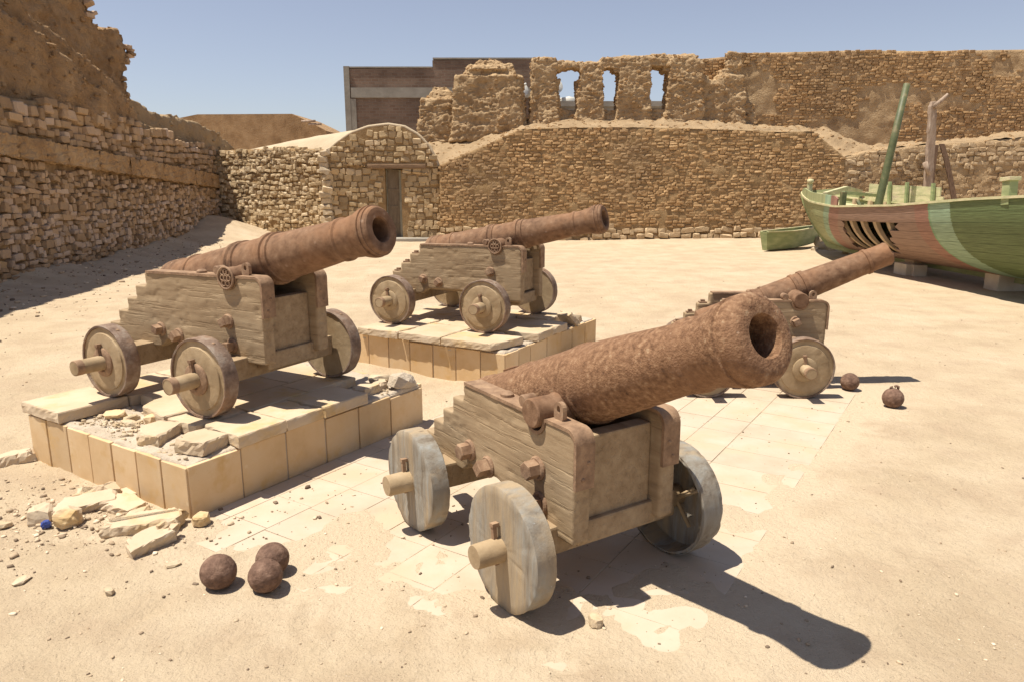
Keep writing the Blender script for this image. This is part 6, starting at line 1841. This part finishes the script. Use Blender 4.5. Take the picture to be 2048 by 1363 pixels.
# stones round the dinghy and the wall foot
for k, (px, Y, d, hh, lbl) in enumerate(((1650, 19.6, 0.42, 0.55, 'largest pale stone of the heap between the dinghy and the big boat bow'), (1631, 19.3, 0.22, 0.5, 'small whitish stone beside the dinghy, left in the heap by the bow'),
        (1664, 19.3, 0.30, 0.4, 'flat pale stone nearest the bow of the big boat'), (1641, 20.3, 0.34, 0.9, 'upright pale stone behind the heap by the bow'))):
    p = at(px, 480, Y)
    rock('rubble_stone', p[0], Y, gnd(p[0], Y) - 0.03, (d, d * 0.8, d * hh), k * 0.8, M['rubble'], lbl, 'stone', 'rubble between the boats', 120 + k, n=4)

# ------------------------------------------------------------------ grit and pebbles: nobody could count them
V, F, n = [], [], 0
tc = []
for s in range(6):
    tc.append(tri_of(rubble_template(200 + s, 12, 0.3, 0.7)))
prs = np.random.RandomState(5)
pts = []
for k in range(5200):
    y = 1.9 + prs.rand() ** 1.5 * 15
    x = prs.uniform(-0.72, 0.72) * y * 1.05
    pts.append((x, y, 0.0025 + 0.009 * prs.rand() ** 6))
for k in range(1300):                                        # more of it under the broken corner of the plinth
    x, y = -2.3 + prs.normal() * 0.45, 3.85 + prs.normal() * 0.28
    pts.append((x, y, 0.004 + 0.017 * prs.rand() ** 4))
for k in range(700):
    y = prs.uniform(8, 21); x = wall_x(y) + abs(prs.normal()) * 1.2 + 0.1
    pts.append((x, y, 0.012 + 0.035 * prs.rand() ** 4))
P_ = np.array(pts)
gzv = ground_z(P_[:, 0], P_[:, 1])
uu, vv_ = to_uv(P_[:, 0], P_[:, 1], PA)
onpave = (uu > -0.15) & (uu < 4.75) & (vv_ < -0.15) & (vv_ > -2.67)
gzv = np.where(onpave, np.maximum(gzv, 0.0), gzv)
inA = (uu > -0.03) & (uu < 2.0) & (vv_ > -0.03) & (vv_ < 1.72)
u2, v2 = to_uv(P_[:, 0], P_[:, 1], PB)
inB = (u2 > -0.03) & (u2 < 2.0) & (v2 > -0.03) & (v2 < 1.83)
for i in range(len(P_)):
    if inA[i] or inB[i]: continue
    c, f = tc[i % 6]
    r = P_[i, 2]; a = prs.uniform(0, 6.28)
    S = np.array([r * prs.uniform(1.2, 2.6), r * prs.uniform(1.0, 1.8), r * prs.uniform(0.7, 1.3)]) 
    q = c * S
    ca, sa = math.cos(a), math.sin(a)
    q = np.stack([q[:, 0] * ca - q[:, 1] * sa, q[:, 0] * sa + q[:, 1] * ca, q[:, 2]], -1)
    V.append(q + np.array([P_[i, 0], P_[i, 1], gzv[i] + 0.2 * S[2]])); F.append(f + n); n += len(c)
link('pebbles', grid_mesh('pebbles', np.concatenate(V), np.concatenate(F)), M['pebble'], kind='stuff', smooth=True, label='scattered grit and pebbles on the sand', cat='pebbles')
# crumbs of broken mortar on the plinth corner
V, F, n = [], [], 0
for k in range(420):
    u, v = (0.24 + prs.normal() * 0.10, 0.95 + prs.normal() * 0.20) if k < 260 else (prs.uniform(0.03, 0.3), prs.uniform(0.02, 1.25))
    if k > 340: u, v = prs.uniform(1.4, 1.9), prs.uniform(0.02, 0.28)
    if not (0.02 < u < 1.94 and 0.02 < v < 1.26): continue
    x, y = onA(u, v); r = 0.004 + 0.016 * prs.rand() ** 3
    c, f = tc[k % 6]
    V.append(c * np.array([r * 2, r * 1.5, r * 1.3]) + np.array([x, y, 0.308 + r * 0.3])); F.append(f + n); n += len(c)
link('mortar_crumbs', grid_mesh('mortar_crumbs', np.concatenate(V), np.concatenate(F)), M['rubble'], kind='stuff', smooth=True, label='crumbs of broken mortar on the nearer plinth corner', cat='rubble')
